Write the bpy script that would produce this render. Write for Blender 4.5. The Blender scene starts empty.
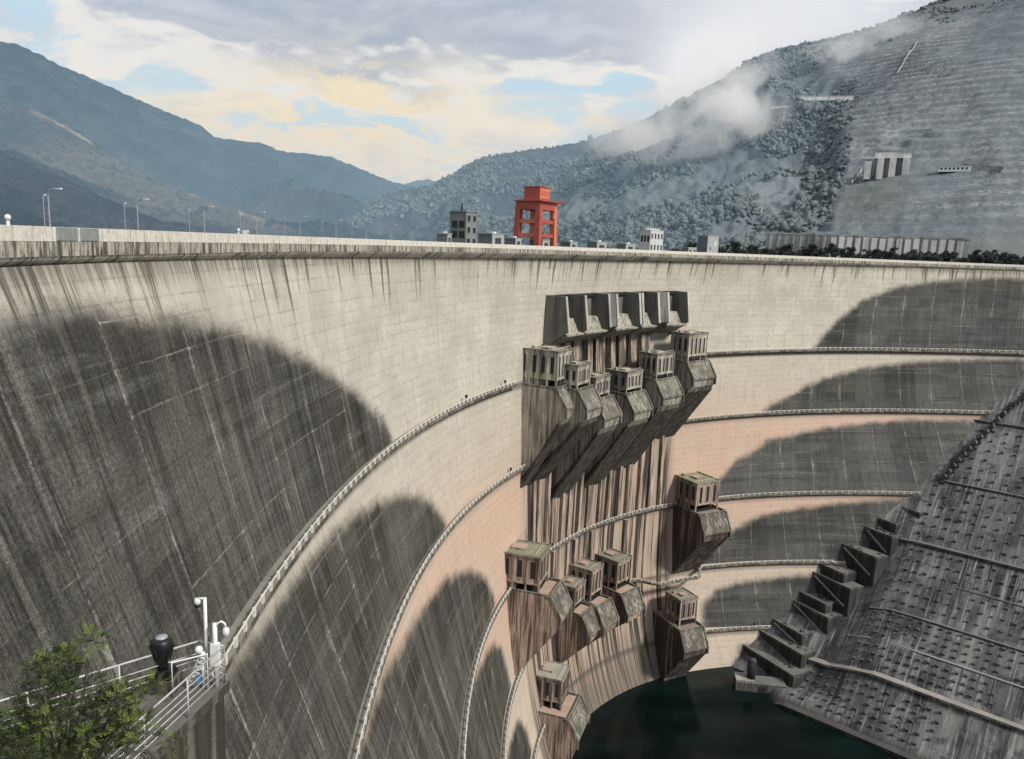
import bpy, math, random
import numpy as np
from mathutils import Vector, Matrix
random.seed(7); RNG = np.random.default_rng(7)
C = bpy.context.scene.collection
R = math.radians

# ------------------------------------------------------------------ survey
# A frame of the gorge: the camera stands at x=y=0 on the left bank, z=0 is the plunge pool.
FOC, PIT, ROLL = 766.14, R(9.9885), R(2.2862)
PHI, S0, ZC = R(48.871), 314.44, 238.47
cs, sn = math.cos(PHI), math.sin(PHI)
_z = np.array([0, 20.2, 56.3, 95.7, 144.1, 181.9, 240.])
_T = np.array([-202.1, -211.5, -216.2, -215.6, -217.9, -214.2, -209.1])
_A = np.array([4.249, 3.958, 3.409, 2.500, 1.971, 1.575, 1.2916]) * 1e-3
PT, PA = np.polyfit(_z, _T, 4), np.polyfit(_z, _A, 4)
def face(s, z):                       # the contour traced on the dam, downstream offset t at (s, z)
    return np.polyval(PT, z) + np.polyval(PA, z) * s * s + 1.58e-9 * s ** 4
def slope_s(s, z):
    return 2 * np.polyval(PA, z) * s + 6.32e-9 * s ** 3
def xy(s, t):
    s = s + S0
    return s * cs + t * sn, s * sn - t * cs
def st(X, Y):
    return X * cs + Y * sn - S0, X * sn - Y * cs
def at(s, z, p=0.0):                  # point at contour position s, height z, p metres out from the face
    k = slope_s(s, z); n = math.sqrt(1 + k * k)
    X, Y = xy(s - k / n * p, face(s, z) + p / n)
    return Vector((float(X), float(Y), float(z)))
def tang(s, z):                       # heading of the tangent (towards growing s)
    return PHI - math.atan(float(slope_s(s, z)))
def ray(u, v):
    x = u - 512.; y = -(v - 379.5); c, k = math.cos(ROLL), math.sin(ROLL)
    xr = c * x - k * y; yr = k * x + c * y
    return Vector((xr, FOC * math.cos(PIT) + yr * math.sin(PIT), -FOC * math.sin(PIT) + yr * math.cos(PIT)))
def onz(u, v, z):
    r = ray(u, v); k = (z - ZC) / r.z
    return Vector((r.x * k, r.y * k, z))
def dist(u, v, D):                    # point at horizontal distance D
    r = ray(u, v); k = D / math.hypot(r.x, r.y)
    return Vector((r.x * k, r.y * k, ZC + r.z * k))
def foot(P, z):                       # nearest contour position of a point: (s, protrusion)
    s = np.linspace(-320, 320, 12801); X, Y = xy(s, face(s, z))
    i = int(np.argmin((X - P.x) ** 2 + (Y - P.y) ** 2))
    ps, pt = st(P.x, P.y)
    return float(s[i]), math.hypot(X[i] - P.x, Y[i] - P.y) * (1 if pt > face(ps, z) else -1)
def crest_s(u, back=0.):              # crest position seen in column u, back metres upstream of the edge
    s = np.linspace(-330, 330, 13201); k = slope_s(s, 238.4); n = np.sqrt(1 + k * k); X, Y = xy(s + k / n * back, face(s, 238.4) - back / n)
    r = ray(u, 244); a = np.where(Y > 5, abs(X / np.maximum(Y, 1) - r.x / r.y), 9)
    return float(s[int(np.argmin(a))])

# ------------------------------------------------------------------ numeric noise
def _h(i, j, k):
    n = (i * 374761393 + j * 668265263 + k * 2147483647) & 0xffffffff
    n = ((n ^ (n >> 13)) * 1274126177) & 0xffffffff
    return ((n ^ (n >> 16)) & 0xffff) / 65535.0
def vnoise(x, y, seed=0):
    xi = np.floor(x).astype(np.int64); yi = np.floor(y).astype(np.int64)
    fx = x - xi; fy = y - yi; fx = fx * fx * (3 - 2 * fx); fy = fy * fy * (3 - 2 * fy)
    a = _h(xi, yi, seed); b = _h(xi + 1, yi, seed); c = _h(xi, yi + 1, seed); d = _h(xi + 1, yi + 1, seed)
    return (a * (1 - fx) + b * fx) * (1 - fy) + (c * (1 - fx) + d * fx) * fy
def fbm(x, y, o=5, seed=0, ridged=False):
    t = 0; a = .5; n = 0
    for k in range(o):
        v = vnoise(x, y, seed + 17 * k)
        if ridged: v = 1 - abs(2 * v - 1)
        t = t + a * v; n += a; a *= .5; x = x * 2.03 + 11.3; y = y * 2.03 + 7.1
    return t / n
def sstep(a, b, x):
    t = np.clip((x - a) / (b - a), 0, 1); return t * t * (3 - 2 * t)

# ------------------------------------------------------------------ node helper
class G:
    def __init__(s, name, world=False):
        if world: s.m = bpy.data.worlds.new(name)
        else: s.m = bpy.data.materials.new(name)
        s.m.use_nodes = True; s.nt = s.m.node_tree; s.nt.nodes.clear()
    def n(s, t, **kw):
        nd = s.nt.nodes.new(t)
        for k, v in kw.items(): setattr(nd, k, v)
        return nd
    def put(s, sock, v):
        if v is None: return
        if hasattr(v, 'is_linked') or hasattr(v, 'links'): s.nt.links.new(v, sock)
        else:
            if sock.type == 'RGBA' and len(v) == 3: v = (*v, 1)
            sock.default_value = v
    def m_(s, op, a, b=None, c=None, clamp=False):
        nd = s.n('ShaderNodeMath', operation=op, use_clamp=clamp); s.put(nd.inputs[0], a); s.put(nd.inputs[1], b)
        if c is not None: s.put(nd.inputs[2], c)
        return nd.outputs[0]
    def add(s, a, b): return s.m_('ADD', a, b)
    def sub(s, a, b): return s.m_('SUBTRACT', a, b)
    def mul(s, a, b): return s.m_('MULTIPLY', a, b)
    def mix(s, f, a, b, mode='MIX'):
        nd = s.n('ShaderNodeMix', data_type='RGBA', blend_type=mode); s.put(nd.inputs[0], f); s.put(nd.inputs[6], a); s.put(nd.inputs[7], b); return nd.outputs[2]
    def noise(s, vec, scale, det=4, rough=.55, dist_=0.0):
        nd = s.n('ShaderNodeTexNoise'); s.put(nd.inputs['Vector'], vec); nd.inputs['Scale'].default_value = scale
        nd.inputs['Detail'].default_value = det; nd.inputs['Roughness'].default_value = rough; nd.inputs['Distortion'].default_value = dist_; return nd.outputs[0]
    def vor(s, vec, scale, feat='F1', out=0):
        nd = s.n('ShaderNodeTexVoronoi', feature=feat); s.put(nd.inputs['Vector'], vec); nd.inputs['Scale'].default_value = scale; return nd.outputs[out]
    def white(s, vec):
        nd = s.n('ShaderNodeTexWhiteNoise'); s.put(nd.inputs['Vector'], vec); return nd.outputs[0]
    def rng(s, v, a, b, c=0., d=1., smooth=True):
        nd = s.n('ShaderNodeMapRange', interpolation_type='SMOOTHSTEP' if smooth else 'LINEAR')
        for i, q in enumerate((v, a, b, c, d)): s.put(nd.inputs[i], q)
        return nd.outputs[0]
    def comb(s, x, y, z=0.):
        nd = s.n('ShaderNodeCombineXYZ')
        for i, q in enumerate((x, y, z)): s.put(nd.inputs[i], q)
        return nd.outputs[0]
    def sep(s, v):
        nd = s.n('ShaderNodeSeparateXYZ'); s.put(nd.inputs[0], v); return nd.outputs
    def attr(s, name):
        return s.n('ShaderNodeAttribute', attribute_name=name).outputs['Fac']
    def geo(s, out): return s.n('ShaderNodeNewGeometry').outputs[out]
    def vmul(s, v, k):
        nd = s.n('ShaderNodeVectorMath', operation='MULTIPLY'); s.put(nd.inputs[0], v); s.put(nd.inputs[1], k); return nd.outputs[0]
    def done(s, col, rough=.9, bump=None, bstr=.4, bdist=.3, spec=.25, metal=0.):
        b = s.n('ShaderNodeBsdfPrincipled'); o = s.n('ShaderNodeOutputMaterial')
        s.put(b.inputs['Base Color'], col); s.put(b.inputs['Roughness'], rough); b.inputs['Specular IOR Level'].default_value = spec
        b.inputs['Metallic'].default_value = metal
        if bump is not None:
            q = s.n('ShaderNodeBump'); q.inputs['Strength'].default_value = bstr; q.inputs['Distance'].default_value = bdist
            s.put(q.inputs['Height'], bump); s.nt.links.new(q.outputs[0], b.inputs['Normal'])
        s.nt.links.new(b.outputs[0], o.inputs[0]); return s.m

def dam_material():
    g = G('dam_concrete'); u, v, dark, core = g.attr('arc'), g.attr('lev'), g.attr('growth'), g.attr('core')
    tier, under = g.attr('tier'), g.attr('under')
    uv = g.comb(u, v)
    n1 = g.noise(uv, .05, 6, .6); n2 = g.noise(uv, .35, 5, .65); n3 = g.noise(uv, 1.6, 4, .7)
    st1 = g.noise(g.comb(g.mul(u, .9), g.mul(v, .035)), 1., 5, .65)          # run-off streaks
    st2 = g.noise(g.comb(g.mul(u, .28), g.mul(v, .012), 3.), 1., 4, .6)
    st3 = g.noise(g.comb(g.mul(u, 2.6), g.mul(v, .12), 9.), 1., 3, .6)
    # growth mask, ragged edge with downward tongues
    n4 = g.noise(uv, .12, 5, .7); n5 = g.noise(uv, 5., 4, .7)
    e = g.add(dark, g.add(g.mul(g.sub(n4, .5), 6.), g.add(g.mul(g.sub(n3, .5), 3.5), g.mul(g.sub(n5, .5), 4.))))
    D = g.rng(e, -2.3, 2.5)
    light = g.mix(g.rng(n1, .3, .7), (.46, .435, .375), (.61, .575, .50))
    light = g.mix(g.rng(v, 195., 165., 0, .5), light, (.54, .47, .375)); light = g.mix(g.rng(n2, .35, .75, 0, .45), light, (.36, .34, .30)); n5l = g.noise(uv, 5., 3, .6); light = g.mix(g.rng(n5l, .52, .7, 0, .45), light, (.27, .255, .22))
    pk = g.attr('pink')
    light = g.mix(g.mul(pk, g.rng(n1, .25, .7, .55, 1.)), light, (.56, .385, .295))
    light = g.mix(g.mul(g.rng(st1, .5, .72, 0, .5), g.rng(n1, .3, .6, .35, 1.)), light, (.235, .22, .19))
    light = g.mix(g.rng(st3, .55, .75, 0, .35), light, (.23, .215, .19))
    light = g.mix(g.mul(g.rng(n3, .6, .75, 0, .35), 1.), light, (.2, .19, .17))
    # lift joints every 3 m and block joints every 22 m
    lift = g.m_('ABSOLUTE', g.sub(g.m_('FRACT', g.mul(g.add(v, g.mul(n2, .5)), 1 / 3.)), .5))
    lmask = g.rng(lift, .0, .1, 1., 0.)
    light = g.mix(g.mul(lmask, g.rng(n4, .38, .62, 0.1, .6)), light, (.24, .228, .20)); pb = g.white(g.comb(g.m_('FLOOR', g.mul(g.add(u, 11.), 1 / 22.)), g.m_('FLOOR', g.mul(v, 1 / 3.)), 9.)); light = g.mix(g.mul(pb, .16), light, (.30, .285, .25))
    light = g.mix(g.mul(lmask, g.rng(n2, .55, .35, 0., .3)), light, (.6, .56, .48))
    # drips from the crest corbel
    top = g.rng(v, 205., 234., 0., 1.); thin = g.noise(g.comb(g.mul(u, .42), g.mul(v, .012), 5.), 1., 5, .75)
    dr = g.rng(g.add(thin, g.mul(g.sub(top, 1.), .16)), .525, .585)
    light = g.mix(g.mul(dr, g.mul(top, .85)), light, (.05, .048, .04))
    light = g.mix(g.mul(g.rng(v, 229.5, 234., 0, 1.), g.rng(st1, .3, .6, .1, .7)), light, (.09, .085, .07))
    dk = g.mix(g.rng(n1, .35, .65), (.035, .033, .026), (.066, .061, .048))
    side = g.rng(u, -80., 120.)
    dk = g.mix(g.mul(side, .85), dk, g.mix(g.rng(n1, .3, .7), (.031, .036, .039), (.064, .072, .077)))
    dk = g.mix(g.rng(dark, 28., 2., 0., .6), dk, (.024, .0235, .019))
    nb = g.noise(uv, .022, 4, .6, .4); dk = g.mix(g.rng(nb, .50, .68, 0, .7), dk, (.088, .083, .071)); dk = g.mix(g.rng(nb, .47, .34, 0, .6), dk, (.026, .026, .022))
    vr = g.add(v, g.add(g.mul(n1, 1.2), g.mul(n2, .35)))
    bx = g.white(g.comb(g.m_('FLOOR', g.mul(g.add(u, 11.), 1 / 22.)), g.m_('FLOOR', g.mul(vr, 1 / 6.)), tier))
    bx2 = g.white(g.comb(g.m_('FLOOR', g.mul(g.add(u, 11.), 1 / 22.)), 4., tier))
    dk = g.mix(g.mul(g.m_('POWER', bx, 2.), .55), dk, (.095, .092, .079)); dk = g.mix(g.mul(bx2, g.add(.2, g.mul(side, .22))), dk, (.125, .128, .125)); hb = g.noise(g.comb(g.mul(u, .02), g.mul(v, .35), 6.), 1., 4, .65); dk = g.mix(g.rng(hb, .52, .68, 0, .45), dk, (.13, .132, .125)); dk = g.mix(g.rng(hb, .46, .34, 0, .45), dk, (.02, .021, .02))
    sd = g.sub(1., g.mul(side, .7)); dk = g.mix(g.mul(sd, g.rng(st2, .53, .68, 0, .5)), dk, (.17, .16, .135)); dk = g.mix(g.mul(sd, g.rng(st2, .46, .34, 0, .6)), dk, (.018, .0175, .015))
    dk = g.mix(g.mul(sd, g.rng(st1, .56, .72, 0, .45)), dk, (.17, .163, .142)); dk = g.mix(g.mul(sd, g.rng(st1, .47, .35, 0, .65)), dk, (.015, .0145, .012))
    l8 = g.m_('ABSOLUTE', g.sub(g.m_('FRACT', g.mul(vr, 1 / 6.)), .5)); lrow = g.white(g.comb(g.m_('FLOOR', g.mul(g.add(vr, 3.), 1 / 6.)), g.m_('FLOOR', g.mul(u, 1 / 44.)), 5.))
    lm8 = g.mul(g.mul(g.rng(l8, .470, .497), g.rng(lrow, .3, .9)), g.rng(n4, .40, .58))
    dk = g.mix(g.mul(lm8, .7), dk, (.27, .26, .225))
    dk = g.mix(g.mul(lmask, g.rng(n2, .5, .7, 0, .4)), dk, (.018, .017, .015))
    gr = g.rng(n5, .34, .68, .45, 1.75, False); g3 = g.rng(n3, .33, .68, .6, 1.45, False); g2 = g.rng(st3, .3, .7, .65, 1.35, False)
    gg = g.mul(g.mul(gr, g3), g2); dk = g.mix(1., dk, g.comb(gg, gg, gg), 'MULTIPLY')
    # white lime bleeding out of the vertical joints, broken up, wider below the bleeding point
    ju = g.m_('ABSOLUTE', g.sub(g.m_('FRACT', g.mul(g.add(u, g.mul(g.sub(n2, .5), .5)), 1 / 22.)), .5))
    jn = g.noise(g.comb(g.m_('FLOOR', g.mul(u, 1 / 22.)), g.mul(v, .06), 2.), 1., 4, .65)
    jm = g.mul(g.rng(ju, .472, .5 , 0., 1.), g.mul(g.rng(jn, .46, .62), g.rng(n2, .35, .6, .2, 1.)))
    jw = g.mul(g.rng(ju, .33, .5, 0., 1.), g.mul(g.rng(jn, .52, .72), g.rng(st3, .42, .62)))
    kn = g.mul(g.rng(ju, .46, .5), g.mul(g.rng(l8, .40, .5), g.mul(g.rng(lrow, .55, .75), g.rng(n3, .4, .6)))); jm = g.m_('MAXIMUM', g.m_('MAXIMUM', jm, kn), g.mul(jw, .95)); jl = g.mul(g.rng(ju, .491, .5), g.rng(n3, .4, .6, .1, .5))
    dk = g.mix(g.mul(g.m_('MAXIMUM', jm, jl), g.rng(n3, .35, .6, .35, .9)), dk, (.46, .445, .40))
    light = g.mix(g.mul(g.rng(ju, .493, .5), .35), light, (.24, .22, .19))
    col = g.mix(D, light, dk)
    # wet drip columns below the sluices
    c1 = g.noise(g.comb(g.mul(u, .26), g.mul(v, .004), 7.), 1., 4, .7)
    c2 = g.noise(g.comb(g.mul(u, .11), g.mul(v, .012), 1.), 1., 2, .5)
    cc = g.mix(g.rng(c2, .35, .6), (.47, .36, .285), (.37, .30, .24))
    cc = g.mix(g.rng(c1, .485, .535), cc, (.05, .042, .036))
    cc = g.mix(g.rng(st1, .55, .72, 0, .6), cc, (.13, .11, .095))
    cc = g.mix(g.mul(g.rng(v, 40., 0., 0, .75), 1.), cc, (.12, .105, .09))
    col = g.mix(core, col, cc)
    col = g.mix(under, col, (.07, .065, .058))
    h = g.add(g.mul(n3, .4), g.add(g.mul(lift, .25), g.mul(n2, .6)))
    return g.done(col, .92, h, .5, .35)

def concrete(name, base=(.36, .34, .30), dirt=(.07, .064, .055), amount=.5, moss=0., pink=0., sc=1.):
    g = G(name); P = g.geo('Position'); x, y, z = g.sep(P)
    h = g.add(g.mul(x, .8), g.mul(y, .6))
    n1 = g.noise(P, .12 * sc, 5, .6); n2 = g.noise(P, .9 * sc, 5, .7); n3 = g.noise(P, 4. * sc, 3, .6)
    s1 = g.noise(g.comb(g.mul(x, .9 * sc), g.mul(y, .9 * sc), g.mul(z, .04 * sc)), 1., 5, .7)
    s2 = g.noise(g.comb(g.mul(x, .25 * sc), g.mul(y, .25 * sc), g.mul(z, .015 * sc)), 1., 3, .6)
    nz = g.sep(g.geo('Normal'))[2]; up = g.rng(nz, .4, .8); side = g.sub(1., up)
    col = g.mix(g.rng(n1, .3, .7), base, tuple(c * .72 for c in base))
    if pink: col = g.mix(g.mul(g.rng(n1, .3, .65), pink), col, (.46, .30, .23))
    k = .62 - .25 * amount
    col = g.mix(g.mul(side, g.rng(s1, k - .05, k + .12, 0, .92)), col, dirt)
    col = g.mix(g.mul(side, g.rng(s2, k - .02, k + .1, 0, .75)), col, dirt)
    col = g.mix(g.rng(n2, .5, .75, 0, .35 + .4 * amount), col, dirt)
    if moss:
        col = g.mix(g.mul(up, g.rng(n2, .4, .62, 0, moss)), col, (.20, .215, .09))
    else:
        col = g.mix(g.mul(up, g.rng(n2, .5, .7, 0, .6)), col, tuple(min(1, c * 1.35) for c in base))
    return g.done(col, .93, g.add(n2, g.mul(n3, .4)), .5, .25)

def plain(name, col, rough=.7, metal=0., var=.25, sc=2., spec=.4):
    g = G(name); n = g.noise(g.geo('Position'), sc, 4, .6)
    return g.done(g.mix(g.rng(n, .3, .75, 0, var), col, tuple(c * .45 for c in col)), rough, n, .15, .02, spec, metal)

M = {}
M['dam'] = dam_material()
M['house'] = concrete('gatehouse_concrete', (.52, .50, .43), (.10, .092, .078), .4, .0)
M['house_low'] = concrete('gatehouse_stained_concrete', (.48, .40, .335), (.075, .062, .053), .5, .0, .35)
M['roof'] = concrete('mossy_roof_concrete', (.30, .30, .24), (.08, .075, .055), .4, .75)
M['roof_grey'] = concrete('grey_roof_concrete', (.29, .275, .235), (.075, .068, .056), .5, .25); M['roof_pale'] = concrete('pale_roof_concrete', (.42, .40, .35), (.12, .11, .09), .4)
M['block'] = concrete('outlet_concrete', (.44, .42, .365), (.085, .08, .07), .4, .0)
M['block_low'] = concrete('outlet_stained_concrete', (.52, .40, .33), (.07, .057, .048), .52, 0, .5)
M['block_shaded'] = concrete('outlet_shaded_concrete', (.26, .225, .195), (.035, .031, .028), .7, 0, .25)  # shaded copy of the stained outlet concrete, shadow put into the colour
M['soffit'] = concrete('shaded_soffit_concrete', (.15, .14, .12), (.04, .037, .032), .6)  # darkened so the shade under the outlets sits in the colour
M['hood'] = concrete('hood_concrete', (.33, .315, .27), (.07, .064, .054), .62, .3)
M['pale'] = concrete('pale_concrete', (.52, .50, .44), (.14, .13, .11), .3)
M['chute'] = concrete('chute_concrete', (.46, .38, .32), (.07, .06, .05), .55)
M['rib'] = concrete('wall_rib_concrete', (.52, .415, .345), (.06, .05, .043), .5)
M['pier'] = concrete('pier_concrete', (.17, .168, .158), (.07, .066, .06), .2)
M['nose'] = concrete('nosing_concrete', (.52, .50, .46), (.25, .23, .21), .15)
M['parapet'] = concrete('parapet_paint', (.66, .64, .58), (.24, .22, .19), .28, sc=1.3)
M['girder'] = concrete('girder_concrete', (.44, .42, .36), (.045, .042, .036), .85, sc=1.2)
M['corbel'] = concrete('corbel_concrete', (.26, .24, .205), (.05, .045, .04), .7, sc=1.2)
M['deck'] = concrete('walkway_concrete', (.26, .25, .215), (.06, .055, .047), .55)
M['rail'] = plain('railing_paint', (.74, .72, .66), .6, 0, .4)
M['terrace'] = concrete('terrace_concrete', (.17, .17, .16), (.045, .045, .043), .6)
M['terrace_dark'] = concrete('terrace_dark_concrete', (.085, .085, .083), (.025, .025, .025), .6)
M['anchor'] = concrete('anchor_concrete', (.13, .13, .127), (.035, .035, .035), .5)
M['berm'] = concrete('berm_concrete', (.33, .32, .30), (.09, .088, .08), .5)
M['void'] = plain('dark_opening', (.02, .02, .022), .8)
M['glass'] = plain('dusty_window_glass', (.05, .055, .06), .2, 0, .3)
M['white'] = plain('white_paint', (.75, .76, .76), .45, 0, .3, 3.)
M['rail_white'] = plain('weathered_white_pipe', (.56, .565, .55), .5, 0, .5, 5.)
M['pale_wall'] = plain('faded_white_render', (.56, .575, .585), .7, 0, .35, .6)
M['black'] = plain('black_plastic', (.012, .012, .013), .4, 0, .2)
M['red'] = plain('orange_red_paint', (.40, .085, .06), .5, 0, .35, .5)
M['orange'] = plain('bright_orange_paint', (.60, .19, .11), .5, 0, .3, .5)
M['grey'] = plain('grey_cladding', (.135, .155, .165), .7, 0, .4, .3)
M['lgrey'] = plain('pale_grey_cladding', (.36, .385, .39), .7, 0, .3, .3)
M['midgrey'] = plain('mid_grey_concrete', (.21, .23, .235), .8, 0, .4, .4)
M['steel'] = plain('galvanised_steel', (.42, .44, .45), .45, .3, .3)
M['blue'] = plain('blue_paint', (.08, .2, .42), .6)
M['asphalt'] = plain('asphalt', (.06, .06, .06), .9)
M['greenglass'] = plain('green_grey_panel', (.20, .25, .23), .5, 0, .5, 1.)

# ------------------------------------------------------------------ mesh helper
def striped(name, base, dirt, k, seed, joint=0.):
    g = G(name); a = g.attr('arc'); P = g.geo('Position'); z = g.sep(P)[2]
    n1 = g.noise(g.comb(g.mul(a, .8), g.mul(z, .08), seed), 1., 5, .75); n2 = g.noise(g.comb(g.mul(a, 2.6), g.mul(z, .25), seed + 3), 1., 4, .7); n3 = g.noise(P, 1.6, 4, .65); n0 = g.noise(g.comb(g.mul(a, .07), seed), 1., 3, .6)
    col = g.mix(g.rng(n3, .3, .7), base, tuple(c * .75 for c in base)); kk = g.add(k, g.mul(g.sub(n0, .5), .22))
    col = g.mix(g.rng(g.sub(n1, kk), -.06, .07, 0, .92), col, dirt); col = g.mix(g.rng(g.sub(n2, kk), -.02, .1, 0, .75), col, dirt)
    if joint:
        f = g.m_('ABSOLUTE', g.sub(g.m_('FRACT', g.mul(a, 1 / joint)), .5)); col = g.mix(g.mul(g.rng(f, .47, .5), .75), col, dirt)
    return g.done(col, .92, n3, .4, .1)
M['parapet'] = striped('parapet_paint', (.70, .675, .61), (.22, .20, .17), .60, 1., 3.7)
M['girder'] = striped('girder_concrete', (.50, .475, .41), (.06, .056, .048), .515, 4., 7.4)
M['corbel'] = striped('corbel_concrete', (.80, .75, .65), (.04, .036, .03), .55, 8.)
class MB:
    def __init__(s): s.v = []; s.f = []
    def box(s, x0, x1, y0, y1, z0, z1, taper=0.):
        b = len(s.v); t = taper
        s.v += [(x0, y0, z0), (x1, y0, z0), (x1, y1, z0), (x0, y1, z0), (x0 + t, y0 + t, z1), (x1 - t, y0 + t, z1), (x1 - t, y1 - t, z1), (x0 + t, y1 - t, z1)]
        s.f += [tuple(b + i for i in q) for q in ((3, 2, 1, 0), (4, 5, 6, 7), (0, 1, 5, 4), (1, 2, 6, 5), (2, 3, 7, 6), (3, 0, 4, 7))]; return s
    def prism(s, prof, x0, x1):       # profile in (p outward, z), extruded along local x; local y = -p
        b = len(s.v); n = len(prof)
        s.v += [(x0, -p, z) for p, z in prof] + [(x1, -p, z) for p, z in prof]
        s.f.append(tuple(range(b, b + n))); s.f.append(tuple(range(b + 2 * n - 1, b + n - 1, -1)))
        for i in range(n):
            j = (i + 1) % n; s.f.append((b + j, b + i, b + n + i, b + n + j))
        return s
    def poly(s, pts, z0, z1):         # ground-plan polygon extruded upwards
        b = len(s.v); n = len(pts)
        s.v += [(x, y, z0) for x, y in pts] + [(x, y, z1) for x, y in pts]
        s.f.append(tuple(range(b + n - 1, b - 1, -1))); s.f.append(tuple(range(b + n, b + 2 * n)))
        for i in range(n):
            j = (i + 1) % n; s.f.append((b + i, b + j, b + n + j, b + n + i))
        return s
    def bar(s, a, b_, w, h=None, up=(0, 0, 1)):
        h = w if h is None else h
        a = Vector(a); q = Vector(b_); d = (q - a).normalized(); u = Vector(up)
        if abs(d.dot(u)) > .98: u = Vector((1, 0, 0))
        x = d.cross(u).normalized(); y = x.cross(d)
        b = len(s.v)
        for P in (a, q):
            for i, j in ((-1, -1), (1, -1), (1, 1), (-1, 1)): s.v.append(tuple(P + x * (i * w / 2) + y * (j * h / 2)))
        s.f += [tuple(b + i for i in q_) for q_ in ((0, 1, 2, 3), (7, 6, 5, 4), (0, 4, 5, 1), (1, 5, 6, 2), (2, 6, 7, 3), (3, 7, 4, 0))]; return s
    def tube(s, pts, r, n=8):
        pts = [Vector(p) for p in pts]; rs = r if isinstance(r, (list, tuple)) else [r] * len(pts); b = len(s.v)
        for i, P in enumerate(pts):
            d = (pts[min(i + 1, len(pts) - 1)] - pts[max(i - 1, 0)]).normalized()
            u = Vector((0, 0, 1)) if abs(d.z) < .9 else Vector((1, 0, 0))
            x = d.cross(u).normalized(); y = x.cross(d)
            for k in range(n):
                a = 2 * math.pi * k / n; s.v.append(tuple(P + x * (math.cos(a) * rs[i]) + y * (math.sin(a) * rs[i])))
        for i in range(len(pts) - 1):
            for k in range(n):
                l = (k + 1) % n; s.f.append((b + i * n + k, b + i * n + l, b + (i + 1) * n + l, b + (i + 1) * n + k))
        s.f.append(tuple(b + k for k in range(n - 1, -1, -1))); e = b + (len(pts) - 1) * n; s.f.append(tuple(e + k for k in range(n))); return s
    def lathe(s, prof, n=16, c=(0, 0, 0)):
        return s.tube([(c[0], c[1], c[2] + z) for _, z in prof], [max(r, .001) for r, _ in prof], n)
    def build(s, name, mat, parent=None, smooth=False):
        me = bpy.data.meshes.new(name); me.from_pydata([tuple(v) for v in s.v], [], s.f); me.update()
        return link(name, me, mat, parent, smooth)
def ccw(p): return p if sum(p[i][0] * p[(i + 1) % len(p)][1] - p[(i + 1) % len(p)][0] * p[i][1] for i in range(len(p))) > 0 else p[::-1]
def link(name, me, mat, parent=None, smooth=False):
    me.materials.append(mat if not isinstance(mat, str) else M[mat])
    if smooth: me.shade_smooth()
    o = bpy.data.objects.new(name, me); C.objects.link(o)
    if parent is not None: o.parent = parent
    return o
def sheet(name, V, nu, nv, mat, parent=None, attrs=None, smooth=True):   # grid mesh, V shape (nv, nu, 3)
    me = bpy.data.meshes.new(name); V = np.asarray(V, float).reshape(-1, 3)
    i = np.arange(nu * nv).reshape(nv, nu)
    F = np.stack([i[:-1, :-1], i[:-1, 1:], i[1:, 1:], i[1:, :-1]], -1).reshape(-1, 4)
    me.vertices.add(len(V)); me.vertices.foreach_set('co', V.ravel())
    me.loops.add(F.size); me.loops.foreach_set('vertex_index', F.ravel().astype(np.int32))
    me.polygons.add(len(F)); me.polygons.foreach_set('loop_start', np.arange(0, F.size, 4, dtype=np.int32))
    me.update(calc_edges=True)
    for k, a in (attrs or {}).items():
        q = me.attributes.new(k, 'FLOAT', 'POINT'); q.data.foreach_set('value', np.asarray(a, np.float32).ravel())
    return link(name, me, mat, parent, smooth)
def thing(name, label, cat, loc=(0, 0, 0), rz=0., group=None):
    o = bpy.data.objects.new(name, None); C.objects.link(o); o.location = loc; o.rotation_euler = (0, 0, rz); o.empty_display_size = .5
    o['label'] = label; o['category'] = cat
    if group: o['group'] = group
    return o
def tag(o, label, cat, group=None):
    o['label'] = label; o['category'] = cat
    if group: o['group'] = group
    return o
def copy_tree(o, label=None, parent=None):
    c = o.copy(); C.objects.link(c); c.parent = parent
    if label: c['label'] = label
    for ch in list(o.children): copy_tree(ch, None, c)
    return c
def structure(o): o['kind'] = 'structure'; return o

# ================================================================== THE DAM
dam = thing('arch_dam', 'huge pale concrete arch dam with dark weathered flanks and stepped walkways', 'dam')
TIERS = [238.5, 181.9, 144.1, 95.7, 56.3, 20.2]
EDGE = {  # lower limit of the rain shadow on the face, left and right, tier by tier: (s, z)
 'L0': [(-345, 231), (-292, 230), (-279, 229), (-268, 227), (-253, 224), (-234, 218), (-213, 209), (-195, 199), (-180, 188), (-175, 180)],
 'R0': [(160, 178), (168, 186), (181, 199), (200, 213), (220, 221), (245, 226), (279, 230), (345, 231)],
 'L1': [(-345, 179), (-267, 178), (-253, 177), (-237, 176), (-215, 175), (-193, 171), (-171, 165), (-154, 157), (-144, 147), (-142, 142)],
 'R1': [(122, 140), (131, 147), (147, 154), (167, 163), (198, 171), (233, 175), (282, 178), (345, 179)],
 'L2': [(-345, 142), (-231, 141), (-209, 139), (-178, 134), (-150, 130), (-124, 121), (-109, 111), (-102, 101), (-100, 92)],
 'R2': [(88, 92), (96, 105), (108, 116), (132, 128), (169, 134), (207, 138), (248, 140), (345, 142)],
 'L3': [(-345, 94), (-165, 93.5), (-136, 91), (-112, 86), (-99, 79), (-93, 65), (-90, 54)],
 'R3': [(78, 54), (82, 60), (100, 73), (119, 83), (152, 88), (197, 93), (345, 94)],
 'L4': [(-345, 54), (-142, 51), (-108, 46), (-89, 42), (-79, 32), (-76, 16)],
 'R4': [(76, 18), (81, 34), (89, 42), (108, 46), (142, 49), (345, 54)],
 'L5': [(-345, 19), (-120, 17), (-90, 12), (-80, -4)],
 'R5': [(84, -4), (95, 10), (120, 15), (345, 19)]}
ss = np.arange(-345, 345.1, 1.5); zz = np.concatenate([np.arange(-4, 232.5, 1.5), [234.2]])
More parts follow.
